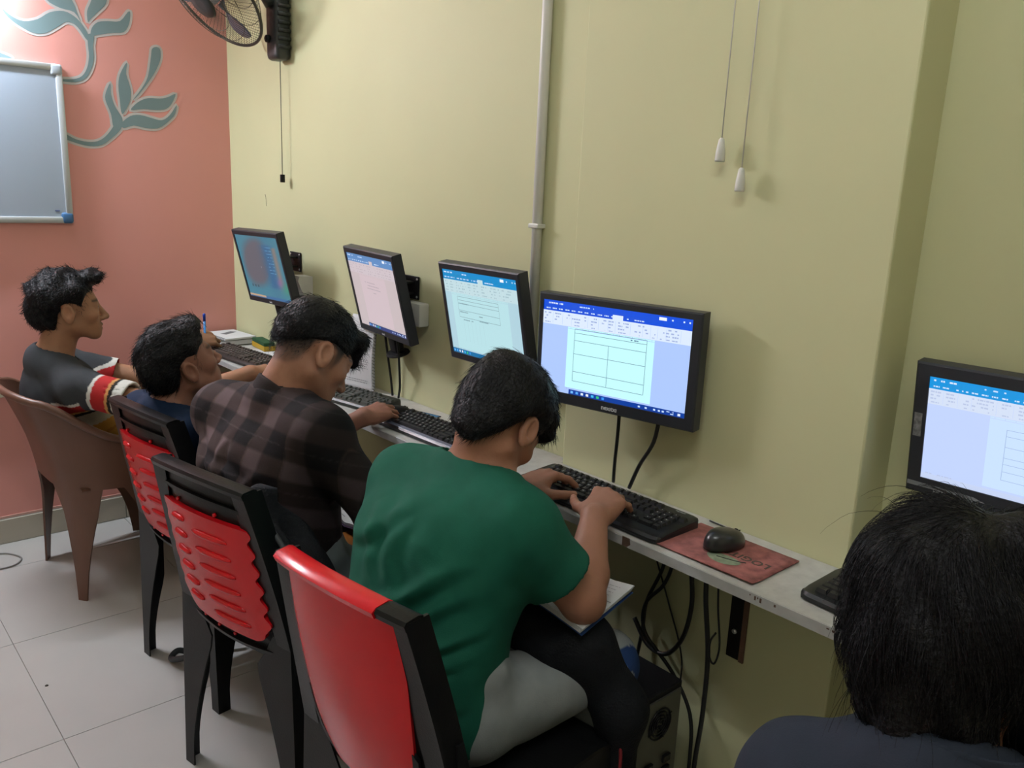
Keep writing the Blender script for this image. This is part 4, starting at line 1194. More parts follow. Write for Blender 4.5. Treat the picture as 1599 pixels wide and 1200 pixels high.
# ------------------------------------------------------------------ brown tub chair
def brown_chair(label, loc, rz):
    root = empty('tub_chair', loc, rz)
    tag(root, label, 'chair')
    # plan: rounded square, open to the front (+y); angle a from -1 (front left) through 0 (back) to 1 (front right)
    def plan(a, k=1.0):
        th = -math.pi / 2 + a * math.radians(142)
        c, s = math.cos(th), math.sin(th)
        e = 0.62
        return (0.262 * k * math.copysign(abs(c) ** e, c), 0.255 * k * math.copysign(abs(s) ** e, s))
    def rim(a):
        q = abs(a)
        if q < 0.22: return 0.735 - 0.02 * (q / 0.22) ** 2
        t = min((q - 0.22) / 0.42, 1)
        return 0.715 - 0.155 * (t * t * (3 - 2 * t)) - 0.01 * max(0, q - 0.64)
    corners = (-0.745, -0.262, 0.262, 0.745)
    def bottom(a):
        d = min(abs(a - c) for c in corners)
        w0, w1 = 0.035, 0.19
        if d < w0: return 0.0
        t = min((d - w0) / (w1 - w0), 1)
        return 0.40 * t ** 0.62
    s = MB()
    # columns follow the leg tapers so the cut edges stay clean
    cols = sorted(set([round(x, 4) for x in np.linspace(-1, 1, 97)] + [round(c + d, 4) for c in corners for d in (-0.036, -0.034, 0.034, 0.036, -0.19, 0.19, -0.05, 0.05, -0.07, 0.07)]))
    cols = [c for c in cols if -1 <= c <= 1]
    nz = 14
    def pt(a, v, th=0.0):
        zb, zt = bottom(a), rim(a)
        z = zb + (zt - zb) * v
        fl = 1.0 + 0.10 * max(0, (0.5 - z) / 0.5) ** 1.0 + 0.05 * max(0, (z - 0.55) / 0.2)
        if abs(a) < 0.30: fl += 0.05 * max(0, (z - 0.42) / 0.32) * (1 - (a / 0.30) ** 2)
        x, y = plan(a, fl)
        k = 1 - th / 0.26
        lean = 0.095 * max(0, (z - 0.30) / 0.43) ** 1.2 * max(0, -y / 0.27)
        return (x * k, y * k - lean, z)
    A = [[s.bm.verts.new(pt(a, j / nz)) for j in range(nz + 1)] for a in cols]
    B = [[s.bm.verts.new(pt(a, j / nz, 0.006)) for j in range(nz + 1)] for a in cols]
    for i in range(len(cols) - 1):
        for j in range(nz):
            s.bm.faces.new((A[i][j], A[i + 1][j], A[i + 1][j + 1], A[i][j + 1]))
            s.bm.faces.new((B[i][j], B[i][j + 1], B[i + 1][j + 1], B[i + 1][j]))
        s.bm.faces.new((A[i][0], B[i][0], B[i + 1][0], A[i + 1][0]))
        s.bm.faces.new((A[i][nz], A[i + 1][nz], B[i + 1][nz], B[i][nz]))
    for i in (0, -1):
        for j in range(nz):
            s.bm.faces.new((A[i][j], A[i][j + 1], B[i][j + 1], B[i][j]))
    s.build('shell_with_legs', M_BRN, root, auto=45)
    r = MB()
    pts = [pt(a, 1.0) for a in np.linspace(-1, 1, 60)]
    r.tube([(x * 1.02, y * 1.02, z) for x, y, z in pts], 0.013, 10)
    r.build('rolled_rim', M_BRN, root)
    def seat(u, v):
        a, b = u * 2 - 1, v * 2 - 1
        return (a * 0.235, b * 0.225 - 0.0, 0.405 - 0.012 * (1 - a * a) * (1 - b * b))
    MB().shell(seat, 12, 12, 0.008).build('seat', M_BRN, root, auto=60)
    return root
brown_chair('brown plastic tub chair under the man in the striped shirt', (0.450, -0.635, 0), math.radians(2))

# ------------------------------------------------------------------ bags
M_BAG = mat('black_bag_fabric', (0.008, 0.009, 0.012), 0.75, noise=0.3, nscale=40, bump=0.3, bscale=250, spec=0.2)
M_BAGT = mat('grey_bag_strap', (0.030, 0.034, 0.042), 0.6, noise=0.2, nscale=50)
def bag(name, label, loc, rz, W, D, H, straps, tilt=0.0, slump=0.0):
    root = empty(name, loc, rz)
    tag(root, label, 'backpack')
    def f(u, v):
        th = 2 * math.pi * u
        z = H * (1 - math.cos(v * math.pi)) / 2
        k = max(math.sin(v * math.pi), 0.0) ** 0.34
        e = 0.6
        c, s_ = math.cos(th), math.sin(th)
        q = 1 - 0.25 * (z / H) ** 2
        wob = 1 + 0.03 * math.sin(5 * th + 9 * v) + 0.02 * math.sin(11 * th - 7 * v)
        return (W / 2 * math.copysign(abs(c) ** e, c) * k * q * wob, D / 2 * math.copysign(abs(s_) ** e, s_) * k * q * wob + tilt * z, z - slump * (z / H) * (0.5 + 0.5 * c))
    m = MB().grid(f, 40, 24)
    bmesh.ops.remove_doubles(m.bm, verts=m.bm.verts[:], dist=1e-5)
    m.build('body', M_BAG, root, smooth=True)
    for P, r in straps:
        b = MB()
        S = spline(P, 6)
        b.tube(S, r, 8)
        b.build('strap', M_BAGT, root)
    return root
bag('backpack', 'black backpack squeezed between the chair back and the boy in plaid', (2.010, -0.765, 0.428), math.radians(24), 0.28, 0.14, 0.385,
    [([(0.03, -0.085, 0.315), (0.075, -0.09, 0.27), (0.105, -0.08, 0.20)], 0.006)], tilt=-0.08, slump=0.11)
bag('backpack', 'black bag with a loose strap on the floor behind the black chair legs', (1.30, -0.48, 0.001), 0.2, 0.26, 0.18, 0.30,
    [([(-0.05, -0.085, 0.05), (-0.09, -0.17, 0.012), (-0.12, -0.21, 0.010), (-0.14, -0.24, 0.02), (-0.13, -0.27, 0.012), (-0.08, -0.27, 0.03), (-0.03, -0.22, 0.05), (0.0, -0.09, 0.07)], 0.009)])
# ------------------------------------------------------------------ smooth solid modelling for the people
V3 = lambda *a: np.array(a, float)
def nrm(v):
    v = np.asarray(v, float); return v / np.linalg.norm(v)
class Field:
    """signed distance grid; parts are blended into one continuous surface and meshed once"""
    def __init__(s, lo, hi, h):
        s.lo = np.asarray(lo, float); s.h = h
        s.n = np.ceil((np.asarray(hi, float) - s.lo) / h).astype(int) + 1
        s.d = np.full(s.n, 0.2, np.float32)
    def region(s, lo, hi):
        a = np.clip(np.floor((np.asarray(lo) - s.lo) / s.h).astype(int), 0, s.n)
        b = np.clip(np.ceil((np.asarray(hi) - s.lo) / s.h).astype(int) + 1, 0, s.n)
        if np.any(b <= a): return None, None
        ax = [(s.lo[i] + s.h * np.arange(a[i], b[i])).astype(np.float32) for i in range(3)]
        X = ax[0][:, None, None]; Y = ax[1][None, :, None]; Z = ax[2][None, None, :]
        return (slice(a[0], b[0]), slice(a[1], b[1]), slice(a[2], b[2])), (X, Y, Z)
    def put(s, sl, di, k, op):
        d = s.d[sl]
        if op == 'u':
            if k > 0:
                h = np.maximum(k - np.abs(d - di), 0) / k
                s.d[sl] = np.minimum(d, di) - h * h * k * 0.25
            else: s.d[sl] = np.minimum(d, di)
        else:
            e = -di if op == 's' else di
            if k > 0:
                h = np.maximum(k - np.abs(d - e), 0) / k
                s.d[sl] = np.maximum(d, e) + h * h * k * 0.25
            else: s.d[sl] = np.maximum(d, e)
    def cap(s, a, b, ra, rb, k=0.01, op='u', flat=False):
        a = np.asarray(a, float); b = np.asarray(b, float)
        m = max(ra, rb) + k + 4 * s.h
        sl, G = s.region(np.minimum(a, b) - m, np.maximum(a, b) + m)
        if sl is None: return s
        X, Y, Z = G
        ab = b - a; L2 = max(ab @ ab, 1e-12)
        t0 = ((X - a[0]) * ab[0] + (Y - a[1]) * ab[1] + (Z - a[2]) * ab[2]) / L2
        t = np.clip(t0, 0, 1)
        q = np.sqrt((X - a[0] - t * ab[0]) ** 2 + (Y - a[1] - t * ab[1]) ** 2 + (Z - a[2] - t * ab[2]) ** 2)
        di = q - (ra + (rb - ra) * t)
        if flat: di = np.maximum(di, (t0 - 1) * math.sqrt(L2))
        s.put(sl, di, k, op)
        return s
    def chain(s, P, R, k=0.01, op='u'):
        for i in range(len(P) - 1): s.cap(P[i], P[i + 1], R[i], R[i + 1], k, op)
        return s
    def ell(s, c, r, R=None, k=0.01, op='u'):
        c = np.asarray(c, float); r = np.asarray(r, float)
        R = np.eye(3) if R is None else np.asarray(R, float)
        ext = np.sqrt(((R * r[None, :]) ** 2).sum(1)) + k + 4 * s.h
        sl, G = s.region(c - ext, c + ext)
        if sl is None: return s
        X, Y, Z = (G[0] - c[0], G[1] - c[1], G[2] - c[2])
        k0 = 0; k1 = 0
        for i in range(3):
            q = X * R[0, i] + Y * R[1, i] + Z * R[2, i]
            k0 = k0 + (q / r[i]) ** 2; k1 = k1 + (q / r[i] ** 2) ** 2
        k0 = np.sqrt(k0); k1 = np.sqrt(k1) + 1e-9
        s.put(sl, k0 * (k0 - 1) / k1, k, op)
        return s
    def slab(s, a, b, wa, wb, ta, tb, right, k=0.03, op='u'):
        """capsule with an elliptical section: half width w along right, half thickness t across"""
        a = np.asarray(a, float); b = np.asarray(b, float)
        m = max(wa, wb, ta, tb) + k + 4 * s.h
        sl, G = s.region(np.minimum(a, b) - m, np.maximum(a, b) + m)
        if sl is None: return s
        X, Y, Z = G
        ab = b - a; L2 = ab @ ab; up = ab / math.sqrt(L2)
        r = np.asarray(right, float); r = nrm(r - up * (r @ up)); f = np.cross(up, r)
        t = np.clip(((X - a[0]) * ab[0] + (Y - a[1]) * ab[1] + (Z - a[2]) * ab[2]) / L2, 0, 1)
        qx = X - a[0] - t * ab[0]; qy = Y - a[1] - t * ab[1]; qz = Z - a[2] - t * ab[2]
        W = wa + (wb - wa) * t; T = ta + (tb - ta) * t
        x = qx * r[0] + qy * r[1] + qz * r[2]
        y = qx * f[0] + qy * f[1] + qz * f[2]
        z = qx * up[0] + qy * up[1] + qz * up[2]
        k0 = np.sqrt((x / W) ** 2 + (y / T) ** 2 + (z / T) ** 2)
        k1 = np.sqrt((x / W ** 2) ** 2 + (y / T ** 2) ** 2 + (z / T ** 2) ** 2) + 1e-9
        s.put(sl, k0 * (k0 - 1) / k1, k, op)
        return s
    def plane(s, p, n, k=0.0):
        """keep only the side behind the plane"""
        X, Y, Z = s.region(s.lo - 1, s.lo + s.n * s.h + 1)[1]
        di = (X - p[0]) * n[0] + (Y - p[1]) * n[1] + (Z - p[2]) * n[2]
        s.put((slice(None),) * 3, di, k, 'i')
        return s
    def mesh(s, smooth=2):
        d = s.d; h = s.h
        ins = d < 0
        c = np.zeros(tuple(s.n - 1), np.int8)
        for i in (0, 1):
            for j in (0, 1):
                for k in (0, 1):
                    c += ins[i:s.n[0] - 1 + i, j:s.n[1] - 1 + j, k:s.n[2] - 1 + k]
        act = (c > 0) & (c < 8)
        idx = np.argwhere(act)
        I = -np.ones(act.shape, np.int32); I[act] = np.arange(len(idx))
        cor = np.array([(i, j, k) for i in (0, 1) for j in (0, 1) for k in (0, 1)])
        val = np.stack([d[idx[:, 0] + o[0], idx[:, 1] + o[1], idx[:, 2] + o[2]] for o in cor], 1)
        acc = np.zeros((len(idx), 3)); cnt = np.zeros(len(idx))
        for p in range(8):
            for q in range(p + 1, 8):
                if np.abs(cor[p] - cor[q]).sum() != 1: continue
                m = (val[:, p] < 0) != (val[:, q] < 0)
                t = np.where(m, val[:, p] / np.where(m, val[:, p] - val[:, q], 1), 0)
                acc += np.where(m[:, None], cor[p] + (cor[q] - cor[p]) * t[:, None], 0); cnt += m
        v = s.lo + (idx + acc / cnt[:, None]) * h
        quads = []
        for ax in range(3):
            a1, a2 = (ax + 1) % 3, (ax + 2) % 3
            sl0 = [slice(None)] * 3; sl1 = [slice(None)] * 3
            sl0[ax] = slice(0, s.n[ax] - 1); sl1[ax] = slice(1, s.n[ax])
            A, B = ins[tuple(sl0)], ins[tuple(sl1)]
            e = np.argwhere(A != B)
            ok = (e[:, a1] > 0) & (e[:, a2] > 0) & (e[:, a1] < s.n[a1] - 1) & (e[:, a2] < s.n[a2] - 1)
            e = e[ok]
            fl = A[tuple(e.T)]
            def g(o1, o2):
                f = e.copy(); f[:, a1] += o1; f[:, a2] += o2
                return I[tuple(f.T)]
            q = np.stack([g(-1, -1), g(0, -1), g(0, 0), g(-1, 0)], 1)
            q[~fl] = q[~fl][:, ::-1]
            quads.append(q)
        q = np.concatenate(quads)
        q = q[(q >= 0).all(1)]
        e = np.concatenate([q[:, [0, 1]], q[:, [1, 2]], q[:, [2, 3]], q[:, [3, 0]]])
        n = len(v)
        for _ in range(smooth):
            deg = np.bincount(e[:, 0], minlength=n) + np.bincount(e[:, 1], minlength=n)
            av = np.stack([(np.bincount(e[:, 0], v[e[:, 1], i], n) + np.bincount(e[:, 1], v[e[:, 0], i], n)) / np.maximum(deg, 1) for i in range(3)], 1)
            v = v + 0.5 * (av - v)
        return v, q
def vert_normals(v, q):
    n = np.cross(v[q[:, 2]] - v[q[:, 0]], v[q[:, 3]] - v[q[:, 1]])
    out = np.stack([sum(np.bincount(q[:, j], n[:, i], len(v)) for j in range(4)) for i in range(3)], 1)
    return out / (np.linalg.norm(out, axis=1)[:, None] + 1e-12)
def np_mesh(name, v, q, color=None):
    me = bpy.data.meshes.new(name)
    me.vertices.add(len(v)); me.vertices.foreach_set('co', np.asarray(v, np.float32).ravel())
    k = q.shape[1]
    me.loops.add(q.size); me.loops.foreach_set('vertex_index', q.astype(np.int32).ravel())
    me.polygons.add(len(q)); me.polygons.foreach_set('loop_start', np.arange(0, q.size, k, dtype=np.int32))
    me.polygons.foreach_set('use_smooth', np.ones(len(q), bool))
    me.update(calc_edges=True)
    if color is not None:
        a = me.color_attributes.new('Col', 'FLOAT_COLOR', 'POINT')
        c = np.ones((len(v), 4), np.float32); c[:, :3] = color
        a.data.foreach_set('color', c.ravel())
    return me
def fnoise(p, s, seed=0):
    """cheap smooth noise, -1..1"""
    r = np.random.default_rng(seed)
    out = 0
    for k in range(6):
        d = r.normal(size=3); d /= np.linalg.norm(d)
        w_ = s * (0.6 + 0.9 * r.random())
        ph = r.random() * 6.28
        out = out + np.sin(p @ d * w_ + ph + 1.3 * np.sin(p @ np.roll(d, 1) * w_ * 0.7 + ph * 2))
    return out / 3.2

def frame(f, up=(0, 0, 1)):
    f = nrm(f); r = nrm(np.cross(f, up)); u = np.cross(r, f)
    return np.stack([r, f, u], 1)          # columns: right, forward, up

# ---- head: local frame x right, y forward, z up, origin midway between the ears
def head_skin(F, c, R, nose=1.0, sc=1.0):
    P = lambda x, y, z: np.asarray(c) + R @ (np.array((x, y, z)) * sc)
    S = lambda *r: np.array(r) * sc
    F.ell(P(0, -0.012, 0.033), S(0.074, 0.094, 0.080), R, 0.02)
    F.ell(P(0, 0.034, -0.020), S(0.060, 0.058, 0.075), R, 0.03)
    for sx in (-1, 1):
        F.cap(P(sx * 0.052, -0.002, -0.055), P(sx * 0.022, 0.066, -0.092), 0.018 * sc, 0.016 * sc, 0.03)
        F.ell(P(sx * 0.040, 0.064, -0.024), S(0.022, 0.020, 0.018), R, 0.025)
    F.ell(P(0, 0.078, -0.098), S(0.020, 0.016, 0.015), R, 0.02)
    F.ell(P(0, 0.070, -0.066), S(0.034, 0.028, 0.034), R, 0.02)
    F.cap(P(-0.036, 0.078, 0.018), P(0.036, 0.078, 0.018), 0.011 * sc, 0.011 * sc, 0.015)
    for sx in (-1, 1):
        F.ell(P(sx * 0.033, 0.098, 0.001), S(0.017, 0.013, 0.010), R, 0.012, 's')
        F.ell(P(sx * 0.033, 0.078, 0.001), S(0.015, 0.0135, 0.0125), R, 0.006)
        F.ell(P(sx * 0.0335, 0.0945, 0.000), S(0.0125, 0.006, 0.0038), R, 0.003, 's')
    F.cap(P(0, 0.088, 0.006), P(0, 0.113 * (0.9 + 0.1 * nose), -0.036), 0.0085 * sc, 0.0115 * sc, 0.012)
    F.ell(P(0, 0.114, -0.038), S(0.0105, 0.011, 0.009), R, 0.006)
    for sx in (-1, 1):
        F.ell(P(sx * 0.0125, 0.102, -0.042), S(0.0085, 0.011, 0.008), R, 0.006)
        F.ell(P(sx * 0.0065, 0.107, -0.050), S(0.0035, 0.005, 0.003), R, 0.002, 's')
    F.cap(P(-0.017, 0.091, -0.065), P(0.017, 0.091, -0.065), 0.006 * sc, 0.006 * sc, 0.006)
    F.ell(P(0, 0.097, -0.064), S(0.017, 0.007, 0.0055), R, 0.005)
    F.ell(P(0, 0.094, -0.077), S(0.018, 0.008, 0.0065), R, 0.004)
    F.cap(P(-0.022, 0.098, -0.0705), P(0.022, 0.098, -0.0705), 0.0016 * sc, 0.0016 * sc, 0.003, 's')
    for sx in (-1, 1):
        ear_dir = R @ nrm(V3(sx * 0.92, -0.38, 0.05))
        eu = R @ nrm(V3(0, -0.18, 1)); ef = np.cross(eu, ear_dir); ef = nrm(ef); eu = np.cross(ear_dir, ef)
        E = np.stack([ear_dir, ef, eu], 1)
        ce = P(sx * 0.081, -0.012, -0.008)
        F.ell(ce, S(0.0090, 0.0205, 0.0330), E, 0.005)
        F.ell(ce + E @ (V3(0.0085, 0.003 * 1, 0.003) * sc), S(0.0095, 0.0120, 0.0215), E, 0.002, 's')
        F.ell(ce + E @ (V3(-0.001, 0, -0.026) * sc), S(0.0065, 0.010, 0.010), E, 0.006)
        F.ell(P(sx * 0.073, 0.006, -0.012), S(0.007, 0.007, 0.009), R, 0.006)
    return P
def poly2d(y, z, pts):
    """signed distance to a polygon, vectorised"""
    pts = np.asarray(pts, float)
    d = np.full(y.shape, 9.0, np.float32); sgn = np.ones(y.shape, np.float32)
    n = len(pts)
    for i in range(n):
        a, b = pts[i], pts[(i + 1) % n]
        e = b - a
        wy, wz = y - a[0], z - a[1]
        t = np.clip((wy * e[0] + wz * e[1]) / (e @ e), 0, 1)
        d = np.minimum(d, (wy - e[0] * t) ** 2 + (wz - e[1] * t) ** 2)
        c1 = z >= a[1]; c2 = z < b[1]; c3 = (e[0] * wz) > (e[1] * wy)
        al = (c1 & c2 & c3) | (~c1 & ~c2 & ~c3)
        sgn = np.where(al, -sgn, sgn)
    return np.sqrt(d) * sgn
def hair_cap(c, R, region, t, lumps=(), h=0.003, noise=(0.004, 60), sc=1.0, seed=1, smooth=2, k=0.012, taper=0.04, nape=False):
    c = np.asarray(c, float)
    F = Field(c - 0.2, c + 0.2, h)
    P = lambda x, y, z: c + R @ (np.array((x, y, z)) * sc)
    F.ell(P(0, -0.012, 0.033 + t * 0.3), np.array((0.074 + t, 0.094 + t, 0.080 + t)) * sc, R, 0.01)
    F.ell(P(0, -0.045, -0.015), np.array((0.062 + t * 0.6, 0.058 + t * 0.6, 0.072)) * sc, R, 0.03)
    if nape: F.ell(P(0.008, -0.046, -0.052), np.array((0.042, 0.044, 0.058)) * sc, R, 0.03)
    for p, r in lumps:
        F.ell(P(*p), np.array(r) * sc, R, 0.014)
    sl, (X, Y, Z) = F.region(F.lo - 1, F.lo + 1)
    X = X - c[0]; Y = Y - c[1]; Z = Z - c[2]
    ly = (X * R[0, 1] + Y * R[1, 1] + Z * R[2, 1]) / sc
    lz = (X * R[0, 2] + Y * R[1, 2] + Z * R[2, 2]) / sc
    near = F.d < 0.03
    q = np.full(F.d.shape, 0.1, np.float32)
    ly, lz = np.broadcast_arrays(ly, lz)
    q[near] = poly2d(ly[near], lz[near], region) * sc
    if taper: F.d = F.d + (t * 0.85 * sc * np.clip(1 + q / taper, 0, 1)).astype(np.float32)
    F.put(sl, q, k, 'i')
    v, qd = F.mesh(smooth)
    n = vert_normals(v, qd)
    v = v + n * (noise[0] * fnoise(v, noise[1], seed))[:, None]
    return v, qd
def strands(v, q, n, length, flow, rad=0.0006, seg=5, lift=0.25, grav=0.3, curl=0.0, jit=0.25, seed=3, depth=0.002, keep=None, hug=None):
    r = np.random.default_rng(seed)
    nv = vert_normals(v, q)
    ok = np.arange(len(v)) if keep is None else np.where(keep(v, nv))[0]
    i = r.choice(ok, n)
    p = v[i] + r.normal(0, 0.0015, (n, 3)) - nv[i] * depth
    f = flow(p)
    d = f - nv[i] * (f * nv[i]).sum(1)[:, None]
    d /= np.linalg.norm(d, axis=1)[:, None] + 1e-9
    d = d + nv[i] * lift * r.uniform(0.3, 1.3, (n, 1)) + r.normal(0, jit, (n, 3))
    d /= np.linalg.norm(d, axis=1)[:, None]
    L = length * r.uniform(0.55, 1.15, (n, 1))
    ph = r.uniform(0, 6.28, (n, 1)); ax = r.normal(size=(n, 3)); ax /= np.linalg.norm(ax, axis=1)[:, None]
    pts = [p]
    if hug is not None: lim = np.maximum(hug[3], np.linalg.norm(((p - hug[0]) @ hug[1]) / hug[2], axis=1)[:, None] + 0.03)
    for s in range(seg):
        p = p + d * L / seg
        if hug is not None:
            hc_, hR, hr, hf = hug
            l = ((p - hc_) @ hR) / hr
            ro = np.linalg.norm(l, axis=1)[:, None]
            l = np.where(ro > lim, l / ro * (lim + (ro - lim) * 0.35), l)
            p = (l * hr) @ hR.T + hc_
        pts.append(p)
        d = d + np.array((0, 0, -grav)) / seg + curl * np.sin(ph + s * 1.9) * ax
        # stay on the scalp curve
        d = d - nv[i] * ((d * nv[i]).sum(1) * 0.0)[:, None]
        d /= np.linalg.norm(d, axis=1)[:, None]
    P = np.stack(pts, 1)                         # n, seg+1, 3
    T = np.gradient(P, axis=1); T /= np.linalg.norm(T, axis=2)[..., None] + 1e-12
    A = np.cross(T, ax[:, None, :]); A /= np.linalg.norm(A, axis=2)[..., None] + 1e-9
    B = np.cross(T, A)
    rr = rad * np.linspace(1, 0.25, seg + 1)[None, :, None] * r.uniform(0.7, 1.3, (n, 1, 1))
    ring = [P + rr * (A * math.cos(a) + B * math.sin(a)) for a in (0, 2.094, 4.189)]
    W = np.stack(ring, 2)                        # n, seg+1, 3, 3
    vv = W.reshape(-1, 3)
    base = (np.arange(n) * (seg + 1) * 3)[:, None, None]
    s_ = np.arange(seg)[None, :, None] * 3
    k = np.arange(3)[None, None, :]
    a = base + s_ + k; b = base + s_ + (k + 1) % 3
    qq = np.stack([a, b, b + 3, a + 3], 3).reshape(-1, 4)
    tint = np.repeat(r.uniform(0.5, 1.6, n), (seg + 1) * 3)
    return vv, qq, tint

# ---- hand: f finger direction, n back-of-hand normal, thumb on side t
def hand_skin(F, wrist, f, n, right, curls=(0.5, 0.5, 0.5, 0.5), spread=0.06, thumb=(0.5, 0.5), sc=1.0, base_curl=0.15):
    f = nrm(f); n = np.asarray(n, float); n = nrm(n - f * (n @ f))
    t = np.cross(n, f) if right else np.cross(f, n)
    W = np.asarray(wrist, float)
    P = lambda a, b, c: W + (f * a + t * b + n * c) * sc
    KN = [(0.086, 0.030, 0.004), (0.090, 0.009, 0.007), (0.085, -0.011, 0.005), (0.076, -0.029, 0.0)]
    LN = [(0.040, 0.025, 0.020), (0.045, 0.028, 0.021), (0.041, 0.026, 0.020), (0.032, 0.020, 0.018)]
    RD = [0.0084, 0.0086, 0.0082, 0.0073]
    nails = []
    F.slab(P(0.0, 0, 0), P(0.03, 0.002, 0), 0.026 * sc, 0.032 * sc, 0.019 * sc, 0.017 * sc, t, 0.02)
    for i in range(4):
        F.cap(P(0.022, KN[i][1] * 0.62, 0), P(*KN[i]), 0.0135 * sc, 0.0105 * sc, 0.014)
    F.cap(P(0.015, 0.02, -0.006), P(0.05, 0.028, -0.008), 0.014 * sc, 0.011 * sc, 0.014)
    F.cap(P(0.015, -0.018, -0.006), P(0.06, -0.025, -0.004), 0.0125 * sc, 0.010 * sc, 0.014)
    for i in range(4):
        a = math.atan2(KN[i][1], 0.3) * 1.0 + spread * (1.5 - i) * 0.6
        d0 = f * math.cos(a) + t * math.sin(a)
        p = P(*KN[i])
        ang = base_curl + curls[i] * 0.5
        rr = RD[i] * sc
        G = [p]
        for s_, L in enumerate(LN[i]):
            d = d0 * math.cos(ang) - n * math.sin(ang)
            p = p + d * L * sc
            G.append(p)
            last = d
            ang += curls[i] * (0.95 if s_ == 0 else 0.7)
        F.cap(G[0], G[1], rr * 1.10, rr, 0.004)
        F.cap(G[1], G[2], rr, rr * 0.92, 0.002)
        F.cap(G[2], G[3], rr * 0.92, rr * 0.76, 0.002)
        nd = np.cross(last, np.cross(n, last)); nd = nrm(nd)
        nails.append((G[3] - last * 0.002 * sc + nd * rr * 0.62, rr))
    a0, a1 = thumb
    d = nrm(f * 0.55 + t * (0.85 - 0.3 * a0) - n * (0.15 + 0.35 * a0))
    p0 = P(0.014, 0.020, -0.006); p1 = p0 + d * 0.043 * sc
    d2 = nrm(d + f * (0.45 + 0.2 * a1) - t * 0.25 * a1 - n * 0.15 * a1); p2 = p1 + d2 * 0.031 * sc
    d3 = nrm(d2 + f * 0.2 - t * 0.35 * a1); p3 = p2 + d3 * 0.024 * sc
    F.cap(p0, p1, 0.0145 * sc, 0.0115 * sc, 0.012)
    F.cap(p1, p2, 0.0112 * sc, 0.0098 * sc, 0.004)
    F.cap(p2, p3, 0.0098 * sc, 0.0080 * sc, 0.003)
    nd = nrm(n - d3 * (n @ d3))
    nails.append((p3 - d3 * 0.001 + nd * 0.0062 * sc, 0.009 * sc))
    return nails

# ---- colouring the skin
def skin_color(v, base, P_inv, nails, brow=True, stub=None, stub_amt=0.6, moust=0.0, lips=(0.75, 0.55, 0.55), seed=0):
    col = np.tile(np.asarray(base, float), (len(v), 1))
    col *= (1 + 0.06 * fnoise(v, 45, seed) + 0.03 * fnoise(v, 160, seed + 1))[:, None]
    L = P_inv(v)
    x, y, z = np.abs(L[:, 0]), L[:, 1], L[:, 2]
    def mix(mask, c, amt):
        a = (np.clip(mask, 0, 1) * amt)[:, None]
        return col * (1 - a) + np.asarray(c) * a
    hd = (np.abs(z) < 0.2) & (np.abs(y) < 0.2) & (x < 0.12)
    if brow:
        m = np.exp(-((z - 0.021 - 0.006 * (1 - ((x - 0.033) / 0.022) ** 2)) / 0.0042) ** 2) * (x > 0.010) * (x < 0.050) * (y > 0.062) * hd
        col = mix(m, (0.02, 0.014, 0.012), 0.8)
        m = np.exp(-((z - 0.0035) / 0.0022) ** 2 - ((x - 0.0335) / 0.011) ** 4) * (y > 0.080) * hd
        col = mix(m, (0.03, 0.018, 0.014), 0.5)
    m = np.exp(-((z + 0.0705) / 0.009) ** 4 - (x / 0.021) ** 4) * (y > 0.085) * hd
    col = mix(m, np.asarray(base) * np.asarray(lips), 0.8)
    if moust:
        m = np.exp(-((z + 0.056) / 0.006) ** 2 - (x / 0.026) ** 4) * (y > 0.08) * hd
        col = mix(m, (0.025, 0.018, 0.016), moust)
    if stub is not None:
        area, hairline, ln = stub
        q = np.full(len(v), 1.0); g = np.full(len(v), 1.0)
        q[hd] = poly2d(y[hd], z[hd], area); g[hd] = poly2d(y[hd], z[hd], hairline)
        m = np.clip(-q / 0.010, 0, 1) * np.clip(1 - np.maximum(g, 0) / ln, 0, 1) ** 0.8
        col = mix(m, (0.012, 0.011, 0.012), stub_amt)
    for c, r in nails:
        d = np.linalg.norm(v - c, axis=1) / r
        col = mix(np.clip((1.0 - d) / 0.25, 0, 1), np.asarray(base) * 1.35 + 0.05, 0.55)
    return np.clip(col, 0.003, 1)

M_SKIN = mat('brown_skin', (0.3, 0.15, 0.1), 0.52, noise=0.08, nscale=30, bump=0.06, bscale=220, attr='Col', sss=0.06, spec=0.4)
M_HAIR = mat('black_hair', (0.01, 0.01, 0.01), 0.5, noise=0.2, nscale=60, bump=0.5, bscale=160, attr='Col', spec=0.22)
M_CLOTH = mat('woven_cloth', (0.1, 0.1, 0.1), 0.85, noise=0.14, nscale=25, bump=0.12, bscale=500, attr='Col', spec=0.2)
M_EYE = mat('eye_white', (0.55, 0.52, 0.50), 0.15)
M_IRIS = mat('dark_iris', (0.012, 0.007, 0.005), 0.1)
def add_hair(root, c, R, region, t, lumps, base, n, length, flow, **kw):
    sk = {k: kw.pop(k) for k in list(kw) if k in ('rad', 'seg', 'lift', 'grav', 'curl', 'jit', 'depth', 'keep', 'hug')}
    seed = kw.get('seed', 1)
    v, q = hair_cap(c, R, region, t, lumps, **kw)
    col = np.tile(np.asarray(base), (len(v), 1)) * (1 + 0.3 * fnoise(v, 150, seed))[:, None]
    hair = link('hair', np_mesh('hair', v, q, np.clip(col, 0, 1)), M_HAIR, root)
    if n:
        fl = lambda p: flow((p - np.asarray(c)) @ R) @ R.T
        vv, qq, tint = strands(v, q, n, length, fl, seed=seed + 5, **sk)
        o = link('hair_strands', np_mesh('hair_strands', vv, qq, np.asarray(base)[None, :] * tint[:, None]), M_HAIR, root)
        o['kind'] = 'stuff'
